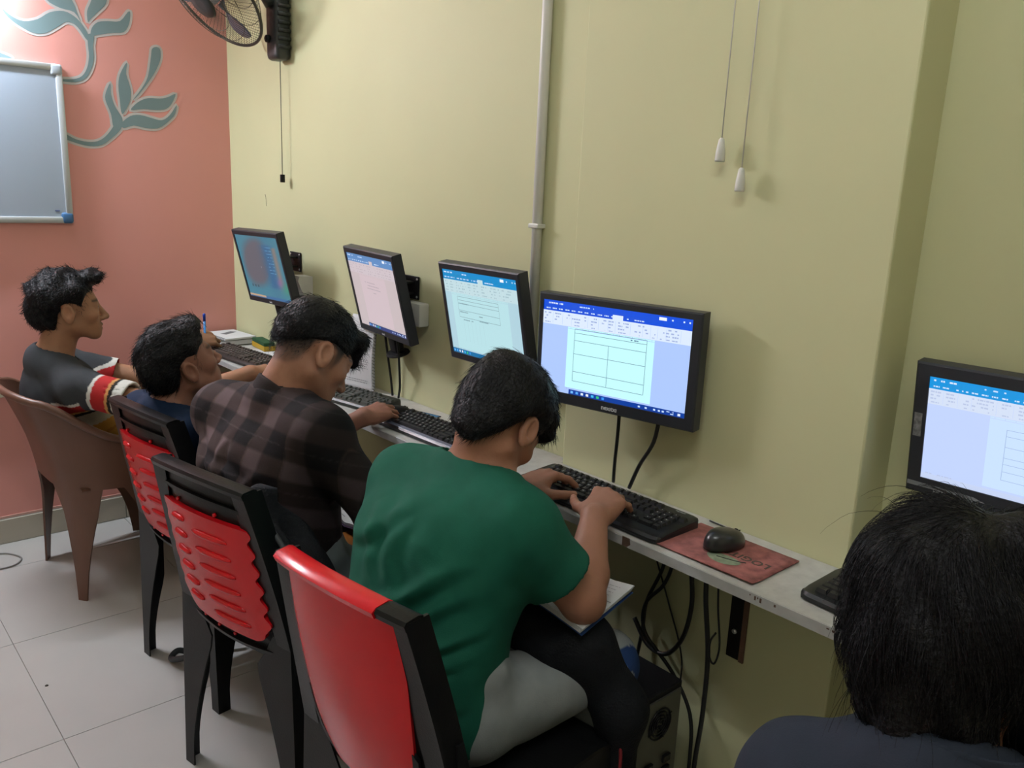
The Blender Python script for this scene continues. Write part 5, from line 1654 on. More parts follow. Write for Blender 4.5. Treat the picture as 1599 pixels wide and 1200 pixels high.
def add_eyes(root, c, R, sc=1.0, look=(0, 1, 0)):
    for sx in (-1, 1):
        p = np.asarray(c) + R @ (V3(sx * 0.033, 0.0795, 0.001) * sc)
        b = MB(); b.lathe([(0.0115 * math.sin(a), -0.0115 * math.cos(a)) for a in np.linspace(0.05, math.pi - 0.05, 12)], 16, M=Matrix.Translation(p))
        o = b.build('eye', M_EYE, root, smooth=True)
        d = nrm(R @ V3(*look))
        i = MB(); i.lathe([(0.0056, 0.0101), (0.004, 0.0112), (0.001, 0.0118)], 14, M=basis_m(*frame(R @ V3(0, 0, 1), d).T, p))
        i.build('iris', M_IRIS, o)
def cloth(root, name, F, colfn, wr=0.003, ws=22, seed=0, smooth=2, m=None, folds=(), axes=None):
    """folds: (p, q, width, height) creases drawn on the side that faces away along axes[2]"""
    v, q = F.mesh(smooth)
    n = vert_normals(v, q)
    for a, b, wd, am in folds:
        r, u, f = axes
        A = np.array((np.dot(a, r), np.dot(a, u))); B = np.array((np.dot(b, r), np.dot(b, u)))
        p = np.stack([v @ r, v @ u], 1)
        ab = B - A; t = np.clip(((p - A) @ ab) / (ab @ ab), 0, 1)
        # gentle bend of the crease
        side = np.array((-ab[1], ab[0])) / np.linalg.norm(ab)
        d = ((p - A - t[:, None] * ab) @ side) + 0.012 * np.sin(t * 5 + wd * 900)
        end = np.sqrt(np.maximum(((p - A - t[:, None] * ab) ** 2).sum(1) - ((p - A - t[:, None] * ab) @ side) ** 2, 0))
        fade = np.sin(np.clip(t, 0.02, 0.98) * math.pi) ** 0.5 * np.exp(-(end / wd) ** 2)
        prof = np.exp(-(d / wd) ** 2) - 0.75 * np.exp(-((d - 1.5 * wd) / (0.8 * wd)) ** 2)
        v = v + n * (am * prof * fade * np.clip(-(n @ f) * 2, 0, 1))[:, None]
    n = vert_normals(v, q)
    v = v + n * (wr * fnoise(v, ws, seed) + wr * 0.4 * fnoise(v, ws * 2.7, seed + 9))[:, None]
    return link(name, np_mesh(name, v, q, colfn(v, n)), m or M_CLOTH, root)
def person(label):
    r = empty('person')
    tag(r, label, 'person')
    return r
def body(root, F, base, c, R, nails=(), sc=1.0, **kw):
    v, q = F.mesh(2)
    inv = lambda p: ((p - np.asarray(c)) @ R) / sc
    return link('body', np_mesh('body', v, q, skin_color(v, base, inv, nails, **kw)), M_SKIN, root)
def bounds(*pts, m=0.14):
    a = np.array(pts, float)
    return a.min(0) - m, a.max(0) + m
def sleeve(F, s, e, frac, r0, r1, k=0.03):
    s = np.asarray(s, float); e = np.asarray(e, float)
    F.cap(s, s + (e - s) * frac, r0, r1, k, flat=True)
def arm(F, s, e, w, r=(0.046, 0.040, 0.036, 0.026), k=0.012):
    s, e, w = (np.asarray(q, float) for q in (s, e, w))
    F.cap(s, e, r[0], r[1], k)
    F.ell(e, (r[1] * 0.98,) * 3, None, k)
    m = e + (w - e) * 0.3
    F.cap(e, m, r[2] * 0.98, r[2] * 1.06, k); F.cap(m, w, r[2] * 1.06, r[3], k)
def legs_field(hips, knees, ankles, r=(0.088, 0.064, 0.058, 0.046), h=0.006):
    F = Field(*bounds(*hips, *knees, *ankles, m=0.13), h)
    c = (np.asarray(hips[0]) + np.asarray(hips[1])) / 2
    F.slab(c + V3(0, -0.02, 0.0), c + V3(0, -0.01, 0.08), 0.17, 0.16, 0.115, 0.105, V3(1, 0, 0), 0.03)
    for hp, kn, an in zip(hips, knees, ankles):
        F.cap(hp, kn, r[0], r[1], 0.03); F.cap(kn, an, r[2], r[3], 0.02)
    for an in ankles:
        F.plane(np.asarray(an) + V3(0, 0, -0.01), V3(0, 0, -1))
    return F
def shoes(root, ankles, dirs, m, h=0.005):
    for an, d in zip(ankles, dirs):
        an = np.asarray(an, float); d = nrm(V3(d[0], d[1], 0)); r = V3(d[1], -d[0], 0)
        R = np.stack([r, d, V3(0, 0, 1)], 1)
        F = Field(an - 0.3, an + 0.3, h)
        base = V3(an[0], an[1], 0)
        F.ell(base + d * 0.0 + V3(0, 0, 0.045), (0.040, 0.055, 0.045), R, 0.02)
        F.ell(base + d * 0.11 + V3(0, 0, 0.030), (0.046, 0.085, 0.036), R, 0.03)
        F.cap(base + V3(0, 0, 0.05), base + V3(0, 0, 0.09), 0.040, 0.040, 0.02)
        F.plane(V3(0, 0, 0.002), V3(0, 0, -1)); F.plane(V3(0, 0, 0.10), V3(0, 0, 1))
        v, q = F.mesh(1)
        link('shoe', np_mesh('shoe', v, q), m, root)
M_SHOE = mat('dark_shoe_leather', (0.02, 0.018, 0.017), 0.5, noise=0.15)
HAIRC = (0.0045, 0.0042, 0.006)
# ------------------------------------------------------------------ boy in the green T-shirt
def stripes(x, edges, cols):
    """piecewise constant colour by distance"""
    i = np.searchsorted(np.asarray(edges), x)
    return np.asarray(cols)[i]
def boy_green():
    root = person('boy in a green T-shirt and light grey trousers, bent forward typing on the keyboard')
    C7 = V3(2.392, -0.560, 0.926)
    sR, sL = V3(2.538, -0.575, 0.840), V3(2.215, -0.595, 0.842)
    eR, wR = V3(2.608, -0.465, 0.697), V3(2.506, -0.332, 0.797)
    eL, wL = V3(2.155, -0.520, 0.620), V3(2.292, -0.350, 0.795)
    P0, WA, CH = V3(2.440, -0.690, 0.49), V3(2.410, -0.690, 0.62), V3(2.385, -0.640, 0.765)
    hc = V3(2.408, -0.530, 1.004)
    hc = hc + V3(-0.012, 0.03, 0.002)
    R = frame(V3(-0.16, 0.62, -0.76), V3(-0.06, 0.7, 0.65))
    rx = nrm(sR - sL)
    skin = (0.33, 0.150, 0.092)
    F = Field(*bounds(C7, sR, sL, eR, wR, eL, wL, CH, hc, m=0.17), 0.003)
    hP = head_skin(F, hc, R, sc=0.98)
    F.cap(C7 - V3(0, 0.0, 0.02), hc + R @ V3(0, -0.022, -0.035), 0.058, 0.051, 0.03)
    F.slab(C7 - V3(0, -0.01, 0.055), C7 - V3(0, -0.01, 0.03), 0.115, 0.09, 0.045, 0.045, rx, 0.03)
    F.slab(CH, C7 - V3(0, 0, 0.04), 0.13, 0.09, 0.08, 0.06, rx, 0.03)
    arm(F, sR, eR, wR, (0.045, 0.042, 0.041, 0.027)); arm(F, sL, eL, wL, (0.045, 0.042, 0.041, 0.027))
    nails = hand_skin(F, wR + V3(-0.004, 0.008, 0.0), V3(-0.36, 0.90, 0.16), V3(0.16, -0.05, 1), True, (0.50, 0.52, 0.52, 0.50), 0.24, (0.35, 0.2), 1.02, 0.30)
    nails += hand_skin(F, wL + V3(0.0, 0.008, 0.0), V3(-0.14, 0.97, 0.12), V3(-0.10, -0.05, 1), False, (0.42, 0.50, 0.52, 0.5), 0.20, (0.35, 0.3), 1.02, 0.28)
    body(root, F, skin, hc, R, nails, sc=0.98)
    add_eyes(root, hc, R, 0.98, (0, 1, -0.3))
    # hair: full on top and down to the nape, ragged fringe over the brow
    reg = [(0.080, 0.022), (0.062, 0.012), (0.040, 0.010), (0.034, -0.020), (0.022, -0.026), (0.016, 0.010), (-0.004, 0.024), (-0.028, 0.010), (-0.038, -0.030), (-0.044, -0.066), (-0.060, -0.104), (-0.2, -0.125), (-0.2, 0.3), (0.2, 0.3), (0.2, 0.0), (0.11, 0.005)]
    add_hair(root, hc, R, reg, 0.017, [((0, 0.075, 0.075), (0.058, 0.038, 0.032)), ((0.02, 0.100, 0.052), (0.045, 0.018, 0.026)), ((-0.02, 0.098, 0.055), (0.04, 0.018, 0.024))], HAIRC, 5200, 0.024,
             lambda l: np.stack([l[:, 0] * 0.6, 0.25 + 1.2 * (l[:, 2] > 0.03) * 1.0 - 0.9 * (l[:, 1] < 0.0), -0.55 - 1.2 * (l[:, 1] < -0.03) + 0 * l[:, 0]], 1),
             rad=0.00055, lift=0.16, grav=0.35, jit=0.16, sc=0.98, seed=4, nape=True, taper=0.025)
    # T-shirt
    S = Field(*bounds(P0, C7, sR, sL, eR, eL, m=0.20), 0.0045)
    S.slab(P0, WA, 0.175, 0.165, 0.135, 0.135, V3(1, 0.1, 0), 0.03)
    S.slab(WA, CH, 0.175, 0.185, 0.140, 0.125, rx, 0.04)
    S.slab(CH, C7 - V3(0, 0.0, 0.045), 0.178, 0.10, 0.122, 0.075, rx, 0.04)
    for s in (sR, sL):
        S.cap(C7 - V3(0, 0, 0.03), s, 0.056, 0.066, 0.04)
        S.cap(s * 0.92 + CH * 0.08, (s * 0.5 + WA * 0.5), 0.066, 0.075, 0.09)
    sleeve(S, sR, eR, 0.66, 0.062, 0.066); sleeve(S, sL, eL, 0.85, 0.064, 0.070)
    S.slab(C7 + V3(-0.015, 0.018, -0.020), hc + R @ V3(0, -0.02, -0.02), 0.086, 0.086, 0.062, 0.07, rx, 0.006, 's')
    S.cap(sR + (eR - sR) * 0.5, eR, 0.052, 0.054, 0.004, 's'); S.cap(sL + (eL - sL) * 0.6, eL, 0.055, 0.057, 0.004, 's')
    S.plane(V3(2.44, -0.69, 0.445), nrm(V3(0.12, 0.15, -1)), 0.01)
    g = np.array((0.009, 0.095, 0.060))
    cloth(root, 't_shirt', S, lambda v, n: np.tile(g, (len(v), 1)) * (1 + 0.08 * fnoise(v, 18, 3))[:, None], 0.0035, 26, 2,
          folds=((V3(2.55, 0, 0.80), V3(2.36, 0, 0.69), 0.016, 0.011), (V3(2.56, 0, 0.75), V3(2.42, 0, 0.62), 0.015, 0.011), (V3(2.30, 0, 0.86), V3(2.40, 0, 0.74), 0.018, 0.008),
                 (V3(2.20, 0, 0.70), V3(2.42, 0, 0.60), 0.015, 0.010), (V3(2.22, 0, 0.62), V3(2.47, 0, 0.545), 0.014, 0.010), (V3(2.57, 0, 0.66), V3(2.40, 0, 0.57), 0.013, 0.010),
                 (V3(2.42, 0, 0.88), V3(2.25, 0, 0.78), 0.016, 0.008), (V3(2.58, 0, 0.58), V3(2.40, 0, 0.52), 0.012, 0.011), (V3(2.24, 0, 0.55), V3(2.42, 0, 0.50), 0.012, 0.010),
                 (V3(2.40, 0, 0.86), V3(2.44, 0, 0.72), 0.02, 0.006), (V3(2.58, 0, 0.72), V3(2.50, 0, 0.60), 0.012, 0.009)), axes=(V3(1, 0, 0), V3(0, 0, 1), V3(0, 1, 0)))
    # ribbed collar
    K = Field(C7 - 0.16, C7 + 0.16, 0.003)
    ax = nrm(hc + R @ V3(0, -0.03, -0.045) - C7)
    q = C7 + V3(0, 0.018, -0.035)
    # trousers and shoes
    hips = (V3(2.525, -0.655, 0.495), V3(2.355, -0.655, 0.495)); kn = (V3(2.578, -0.345, 0.505), V3(2.28, -0.345, 0.50)); an = (V3(2.60, -0.42, 0.095), V3(2.26, -0.40, 0.095))
    L = legs_field(hips, kn, an, (0.088, 0.066, 0.062, 0.055))
    def tcol(v, n):
        c = np.tile(np.array((0.27, 0.29, 0.295)), (len(v), 1))
        m = (np.abs(v[:, 0] - 2.632 - 0.0) < 0.014) & (v[:, 1] > -0.42) & (v[:, 0] > 2.55)
        c[m] = (0.02, 0.05, 0.16)
        return c * (1 + 0.05 * fnoise(v, 30, 1))[:, None]
    cloth(root, 'trousers', L, tcol, 0.004, 24, 5)
    shoes(root, an, ((0.1, 1), (-0.1, 1)), M_SHOE)
boy_green()
# dark bundle on his lap with the open booklet resting on it
def lap_things():
    root = empty('backpack', (2.47, -0.43, 0.56))
    tag(root, 'black soft bag across the green-shirted boy\'s lap, under the open booklet', 'bag')
    F = Field(V3(2.2, -0.66, 0.25), V3(2.75, -0.22, 0.72), 0.006)
    F.ell((2.44, -0.46, 0.585), (0.17, 0.085, 0.045), None, 0.03)
    F.ell((2.55, -0.44, 0.575), (0.085, 0.075, 0.055), None, 0.04)
    F.cap((2.60, -0.43, 0.58), (2.665, -0.40, 0.47), 0.055, 0.045, 0.05)
    F.cap((2.665, -0.40, 0.47), (2.67, -0.40, 0.30), 0.042, 0.036, 0.05)
    for x in (2.34, 2.44, 2.53):
        F.cap((x, -0.50, 0.60), (x + 0.04, -0.40, 0.615), 0.012, 0.012, 0.03)
    v, q = F.mesh(2)
    n = vert_normals(v, q)
    v = v + n * (0.004 * fnoise(v, 40, 8))[:, None] - np.array((2.47, -0.43, 0.56))
    link('body', np_mesh('body', v, q), M_BAG, root)
    MB().tube(spline([(0.205, -0.005, -0.08), (0.23, 0.0, -0.15), (0.235, -0.01, -0.22), (0.22, -0.02, -0.27)], 6), 0.0035, 6).build('red_piping', mat('dark_red_piping', (0.16, 0.006, 0.012), 0.6), root)
    bk = empty('open_booklet', (2.535, -0.40, 0.648))
    tag(bk, 'open white printed booklet under the green-shirted boy\'s elbow', 'booklet')
    A, B, Cc, D = (V3(*p) - V3(2.535, -0.40, 0.648) for p in ((2.401, -0.490, 0.662), (2.640, -0.495, 0.656), (2.613, -0.318, 0.668), (2.419, -0.325, 0.664)))
    def sheet(u, v, lift=0.0):
        p = A * (1 - u) * (1 - v) + B * u * (1 - v) + Cc * u * v + D * (1 - u) * v
        return Vector((p[0], p[1], p[2] + lift + 0.012 * math.sin(u * 3.1) * (1 - 0.3 * v) + 0.04 * max(0, u - 0.72) * (0.3 + v) - 0.02 * max(0, 0.2 - u)))
    for k in range(4):
        MB().shell(lambda u, v, k=k: sheet(u * (1 - 0.012 * k) + 0.004 * k, v * (1 - 0.01 * k), -0.0032 * k), 16, 12, 0.0022).build('page', M_PAPER, bk, auto=60)
    MB().shell(lambda u, v: sheet(u * 0.985 + 0.008, v * 0.99 + 0.006, -0.014), 16, 12, 0.0015).build('blue_cover', mat('blue_cover', (0.02, 0.06, 0.20), 0.5), bk, auto=60)
    lines = [(0.08 + 0.45 * (k % 2), 0.06 + 0.035 * k, 0.45 + 0.45 * (k % 2), 0.008) for k in range(24)]
    print_on(sheet, bk, [], lines, 'printed_text', M_INKL, 0.0022)
    print_on(sheet, bk, [(0.06, 0.50, 0.16, 0.62), (0.24, 0.34, 0.34, 0.46), (0.5, 0.2, 0.66, 0.25), (0.7, 0.55, 0.98, 0.56)], [], 'printed_box', M_INK, 0.0024)
lap_things()

# ------------------------------------------------------------------ boy in the plaid shirt
def boy_plaid():
    root = person('boy in a dark brown plaid shirt with faded hair sides, bowing over his lap')
    C7 = V3(1.772, -0.668, 0.955)
    sR, sL = V3(1.950, -0.650, 0.876), V3(1.570, -0.715, 0.868)
    eR, wR = V3(2.085, -0.575, 0.715), V3(1.960, -0.420, 0.640)
    eL, wL = V3(1.520, -0.56, 0.660), V3(1.715, -0.475, 0.605)
    P0, WA, CH = V3(1.845, -0.680, 0.49), V3(1.825, -0.700, 0.62), V3(1.785, -0.700, 0.775)
    hc = V3(1.788, -0.580, 1.043)
    R = frame(V3(0.06, 0.80, -0.60), V3(-0.12, 0.6, 0.8))
    rx = nrm(sR - sL)
    skin = (0.33, 0.155, 0.095)
    F = Field(*bounds(C7, sR, sL, eR, wR, eL, wL, CH, hc, m=0.17), 0.003)
    head_skin(F, hc, R)
    F.cap(C7 - V3(0, 0, 0.02), hc + R @ V3(0, -0.024, -0.04), 0.060, 0.055, 0.03)
    F.slab(CH, C7 - V3(0, 0, 0.04), 0.13, 0.09, 0.08, 0.06, rx, 0.03)
    arm(F, sR, eR, wR); arm(F, sL, eL, wL)
    nails = hand_skin(F, wR, V3(-0.7, 0.65, -0.1), V3(0.1, 0.0, 1), True, (0.3, 0.35, 0.35, 0.4), 0.1, (0.3, 0.3), 0.97)
    nails += hand_skin(F, wL, V3(0.94, 0.22, -0.12), V3(-0.1, -0.25, 1), False, (0.30, 0.3, 0.35, 0.4), 0.04, (0.4, 0.3), 0.97)
    area = [(0.050, 0.045), (0.045, 0.0), (0.034, -0.03), (0.022, -0.03), (0.015, 0.012), (-0.010, 0.026), (-0.035, 0.006), (-0.045, -0.05), (-0.06, -0.07), (-0.2, -0.07), (-0.2, 0.08), (0.05, 0.08)]
    add_eyes(root, hc, R, 1.0, (0, 1, -0.4))
    reg = [(0.080, 0.030), (0.060, 0.022), (0.030, 0.024), (0.0, 0.030), (-0.04, 0.012), (-0.08, -0.012), (-0.2, -0.03), (-0.2, 0.3), (0.2, 0.3), (0.2, -0.02), (0.135, -0.02), (0.105, 0.0)]
    body(root, F, skin, hc, R, nails, stub=(area, reg, 0.085), stub_amt=0.97)
    add_hair(root, hc, R, reg, 0.014, [((0, 0.078, 0.078), (0.056, 0.036, 0.034)), ((0.0, 0.100, 0.050), (0.05, 0.018, 0.032)), ((0.015, 0.104, 0.028), (0.035, 0.012, 0.020))], HAIRC, 3600, 0.026,
             lambda l: np.stack([l[:, 0] * 0.4 + 0.1, 0.9 * (l[:, 1] > -0.05) - 0.4 * (l[:, 1] <= -0.05), -0.25 - 0.6 * (l[:, 1] < -0.05)], 1),
             rad=0.0006, lift=0.16, grav=0.3, jit=0.16, seed=6, taper=0.055)
    # short clipped hair fading out over the sides and nape
    low = [(0.052, 0.040), (0.046, 0.0), (0.036, -0.022), (0.024, -0.022), (0.014, 0.014), (-0.010, 0.028), (-0.034, 0.004), (-0.046, -0.045), (-0.075, -0.062), (-0.2, -0.07), (-0.2, 0.12), (0.052, 0.12)]
    v, q = hair_cap(hc, R, low, -0.001, (), noise=(0, 60), taper=0)
    def keep(p, n):
        l = (p - hc) @ R
        g = poly2d(l[:, 1], l[:, 2], reg)
        return np.random.default_rng(2).random(len(p)) < np.clip(1 - g / 0.05, 0, 1) ** 1.5
    vv, qq, tint = strands(v, q, 6500, 0.007, lambda p: ((p - hc) @ R * 0 + V3(0, -0.5, -1)) @ R.T, rad=0.00045, seg=2, lift=0.35, grav=0.1, jit=0.2, seed=21, depth=0.0, keep=keep)
    o = link('clipped_hair', np_mesh('clipped_hair', vv, qq, np.asarray(HAIRC)[None, :] * tint[:, None]), M_HAIR, root)
    o['kind'] = 'stuff'
    S = Field(*bounds(P0, C7, sR, sL, eR, eL, wR, wL, m=0.20), 0.0045)
    S.slab(P0, WA, 0.17, 0.16, 0.125, 0.125, V3(1, 0.15, 0), 0.03)
    S.slab(WA, CH, 0.165, 0.175, 0.130, 0.120, rx, 0.04)
    S.slab(CH, C7 - V3(0, 0.0, 0.045), 0.172, 0.10, 0.118, 0.074, rx, 0.04)
    for s in (sR, sL):
        S.cap(C7 - V3(0, 0, 0.03), s, 0.054, 0.062, 0.04)
        S.cap(s * 0.92 + CH * 0.08, (s * 0.5 + WA * 0.5), 0.062, 0.075, 0.09)
    for s, e, w_ in ((sR, eR, wR), (sL, eL, wL)):
        S.cap(s, e, 0.064, 0.056, 0.03); sleeve(S, e, w_, 0.80, 0.056, 0.044, 0.02)
    S.cap(C7 + V3(0, 0.012, -0.04), hc + R @ V3(0, -0.02, -0.03), 0.064, 0.066, 0.004, 's')
    S.plane(V3(1.84, -0.68, 0.45), V3(0, 0.1, -1), 0.01)
    def plaid(v, n):
        a = (v - C7) @ rx
        b = (v - C7) @ nrm(V3(0.0, 0.3, 1))
        s_r = np.clip(((v - sR) @ nrm(eR - sR)) * 1.0, -1, 1)
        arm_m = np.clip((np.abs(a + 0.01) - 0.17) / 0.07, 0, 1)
        base = np.array((0.012, 0.009, 0.011)); br = np.array((0.070, 0.043, 0.037)); gr = np.array((0.046, 0.040, 0.052))
        def band(x, per, wd, soft=0.006):
            y = np.abs(((x / per + 0.5) % 1) - 0.5) * per
            return np.clip((wd - y) / soft, 0, 1)
        A = band(a + 0.02, 0.105, 0.026); B = band(b + 0.05, 0.098, 0.024)
        c = base + br * (0.55 * A + 0.55 * B)[:, None] + gr * (A * B * 0.8)[:, None]
        for off_, per, col_, x in ((0.045, 0.105, (0.16, 0.10, 0.07), a), (0.0, 0.098, (0.10, 0.085, 0.09), b)):
            th = band(x + off_, per, 0.0022, 0.003)
            c = c + np.asarray(col_) * th[:, None] * 0.45
        fade = np.clip(1.0 - arm_m * 0.45 - 0.40 * np.clip((a - 0.0) / 0.16, 0, 1), 0.28, 1)  # sleeves darker, and shade painted in towards his right side
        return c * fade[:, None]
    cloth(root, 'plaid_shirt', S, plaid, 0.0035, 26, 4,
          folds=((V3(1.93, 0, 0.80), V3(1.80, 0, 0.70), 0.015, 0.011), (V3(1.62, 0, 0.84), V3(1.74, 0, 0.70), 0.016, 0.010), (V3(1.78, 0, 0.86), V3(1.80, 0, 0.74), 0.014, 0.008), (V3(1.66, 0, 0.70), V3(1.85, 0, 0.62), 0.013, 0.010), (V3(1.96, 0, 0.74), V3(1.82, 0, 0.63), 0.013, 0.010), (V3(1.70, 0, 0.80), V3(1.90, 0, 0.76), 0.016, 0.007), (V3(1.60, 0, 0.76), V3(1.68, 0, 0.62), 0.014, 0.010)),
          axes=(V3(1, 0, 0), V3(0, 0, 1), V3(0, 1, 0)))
    # collar band standing round the neck, folded over
    K = Field(C7 - 0.17, C7 + 0.17, 0.003)
    ax = nrm(hc + R @ V3(0, -0.02, -0.03) - (C7 + V3(0, 0.012, -0.04)))
    p0 = C7 + V3(0.0, 0.010, -0.03)
    K.cap(p0 - ax * 0.03, p0 + ax * 0.06, 0.084, 0.072, 0.0)
    K.cap(p0 - ax * 0.08, p0 + ax * 0.1, 0.066, 0.066, 0.002, 's')
    K.plane(p0 + ax * 0.034 , nrm(ax + V3(0, 0.35, 0)), 0.004); K.plane(p0 - ax * 0.008, -nrm(ax + V3(0, 0.25, 0)), 0.004)
    cloth(root, 'collar', K, lambda v, n: np.tile(np.array((0.030, 0.022, 0.022)), (len(v), 1)), 0.001, 40, 3)
    hips = (V3(1.925, -0.64, 0.495), V3(1.765, -0.66, 0.495)); kn = (V3(1.97, -0.26, 0.50), V3(1.70, -0.28, 0.50)); an = (V3(1.98, -0.30, 0.095), V3(1.68, -0.32, 0.095))
    L = legs_field(hips, kn, an)
    cloth(root, 'trousers', L, lambda v, n: np.tile(np.array((0.13, 0.15, 0.15)), (len(v), 1)) * (1 + 0.15 * fnoise(v, 60, 1))[:, None], 0.004, 24, 6)
    shoes(root, an, ((0.1, 1), (-0.1, 1)), M_SHOE)
    bk = empty('open_booklet', (1.84, -0.42, 0.585))
    tag(bk, 'open white printed booklet under the plaid-shirted boy\'s hand', 'booklet')
    def sheet(u, v, lift=0.0):
        return Vector(((u - 0.5) * 0.30, (v - 0.5) * 0.21, lift + 0.02 - 0.02 * abs(u - 0.5) * 2 + 0.018 * math.sin(abs(u - 0.5) * 6) + 0.02 * v))
    for k in range(3):
        MB().shell(lambda u, v, k=k: sheet(u, v, -0.003 * k), 16, 8, 0.0022).build('page', M_PAPER, bk, auto=60)
    MB().shell(lambda u, v: sheet(u * 1.03 - 0.015, v * 1.03 - 0.015, -0.0095), 16, 8, 0.0018).build('purple_cover', mat('purple_cover', (0.09, 0.05, 0.12), 0.5), bk, auto=60)
    print_on(sheet, bk, [], [(0.06 + 0.5 * (k % 2), 0.05 + 0.033 * k, 0.44 + 0.5 * (k % 2), 0.009) for k in range(27)], 'printed_text', M_INKL, 0.0022)
    print_on(sheet, bk, [(0.6, 0.55, 0.8, 0.65), (0.62, 0.2, 0.75, 0.3)], [], 'printed_box', M_INK, 0.0024)
    ob = empty('orange_book', (1.93, -0.475, 0.578), 0.1)
    tag(ob, 'orange covered book edge below the plaid-shirted boy\'s booklet', 'book')
    MB().box(-0.10, 0.10, -0.075, 0.06, -0.012, 0.0, bev=0.002).build('cover', mat('orange_cover', (0.55, 0.20, 0.02), 0.5), ob)
    MB().box(-0.098, 0.101, -0.076, 0.058, -0.010, -0.002).build('pages', M_PAPER, ob)
boy_plaid()

# ------------------------------------------------------------------ boy in navy
def boy_navy():
    root = person('boy in a navy T-shirt leaning back with raised chin, hand on a mouse')
    C7 = V3(1.272, -0.765, 0.822)
    sR, sL = V3(1.420, -0.745, 0.760), V3(1.120, -0.775, 0.765)
    eR, wR = V3(1.515, -0.54, 0.690), V3(1.600, -0.325, 0.795)
    eL, wL = V3(1.08, -0.56, 0.60), V3(1.19, -0.42, 0.60)
    P0, WA, CH = V3(1.310, -0.60, 0.48), V3(1.300, -0.64, 0.585), V3(1.285, -0.69, 0.70)
    hc = V3(1.278, -0.716, 0.937)
    R = frame(V3(-0.10, 0.94, 0.33), V3(0.0, 0, 1))
    rx = nrm(sR - sL)
    skin = (0.27, 0.120, 0.078)
    F = Field(*bounds(C7, sR, sL, eR, wR, eL, wL, CH, hc, m=0.17), 0.003)
    head_skin(F, hc, R, sc=0.95)
    F.cap(C7 - V3(0, -0.01, 0.02), hc + R @ V3(0, -0.018, -0.05), 0.055, 0.052, 0.025)
    F.slab(CH, C7 - V3(0, 0, 0.04), 0.12, 0.09, 0.08, 0.06, rx, 0.03)
    arm(F, sR, eR, wR, (0.042, 0.037, 0.034, 0.025)); arm(F, sL, eL, wL, (0.042, 0.037, 0.034, 0.025))
    nails = hand_skin(F, wR + V3(-0.003, 0.01, 0.0), V3(-0.28, 0.94, 0.02), V3(0.25, 0.05, 1), True, (0.30, 0.34, 0.42, 0.45), 0.06, (0.4, 0.3), 0.98, 0.15)
    nails += hand_skin(F, wL, V3(0.6, 0.7, -0.2), V3(-0.2, 0, 1), False, (0.4,) * 4, 0.05, (0.4, 0.4), 0.95)
    body(root, F, skin, hc, R, nails, sc=0.95)
    add_eyes(root, hc, R, 0.95)
    reg = [(0.083, 0.070), (0.070, 0.045), (0.050, 0.028), (0.042, -0.014), (0.030, -0.020), (0.018, 0.014), (-0.004, 0.026), (-0.028, 0.010), (-0.040, -0.030), (-0.046, -0.062), (-0.065, -0.082), (-0.2, -0.09), (-0.2, 0.3), (0.2, 0.3), (0.2, 0.09), (0.11, 0.08)]
    add_hair(root, hc, R, reg, 0.011, [((0, 0.06, 0.094), (0.056, 0.042, 0.030)), ((0, 0.0, 0.102), (0.055, 0.06, 0.022))], HAIRC, 3600, 0.032,
             lambda l: np.stack([l[:, 0] * 0.3, -1.0 + 0 * l[:, 0], -0.1 - 0.7 * (l[:, 2] < 0.04)], 1),
             rad=0.0007, lift=0.14, grav=0.1, jit=0.14, seed=8, noise=(0.005, 70), sc=0.95)
    S = Field(*bounds(P0, C7, sR, sL, eR, eL, m=0.20), 0.005)
    S.slab(P0, WA, 0.16, 0.15, 0.115, 0.115, V3(1, 0.1, 0), 0.03)
    S.slab(WA, CH, 0.152, 0.160, 0.115, 0.112, rx, 0.04)
    S.slab(CH, C7 - V3(0, 0.0, 0.04), 0.158, 0.09, 0.110, 0.072, rx, 0.04)
    for s in (sR, sL):
        S.cap(C7 - V3(0, 0, 0.025), s, 0.050, 0.058, 0.04)
        S.cap(s, (s * 0.55 + WA * 0.45), 0.055, 0.05, 0.05)
    sleeve(S, sR, eR, 0.7, 0.058, 0.060); sleeve(S, sL, eL, 0.75, 0.058, 0.060)
    S.cap(C7 + V3(0, 0.014, -0.035), hc + R @ V3(0, -0.01, -0.03), 0.062, 0.064, 0.005, 's')
    S.plane(V3(1.3, -0.64, 0.45), V3(0, 0.1, -1), 0.01)
    g = np.array((0.006, 0.018, 0.050))
    cloth(root, 't_shirt', S, lambda v, n: np.tile(g, (len(v), 1)), 0.004, 26, 7)
    hips = (V3(1.385, -0.63, 0.495), V3(1.225, -0.63, 0.495)); kn = (V3(1.40, -0.24, 0.50), V3(1.18, -0.24, 0.50)); an = (V3(1.40, -0.26, 0.095), V3(1.17, -0.27, 0.095))
    cloth(root, 'trousers', legs_field(hips, kn, an), lambda v, n: np.tile(np.array((0.012, 0.014, 0.02)), (len(v), 1)), 0.004, 24, 8)
    shoes(root, an, ((0.1, 1), (-0.1, 1)), M_SHOE)
boy_navy()

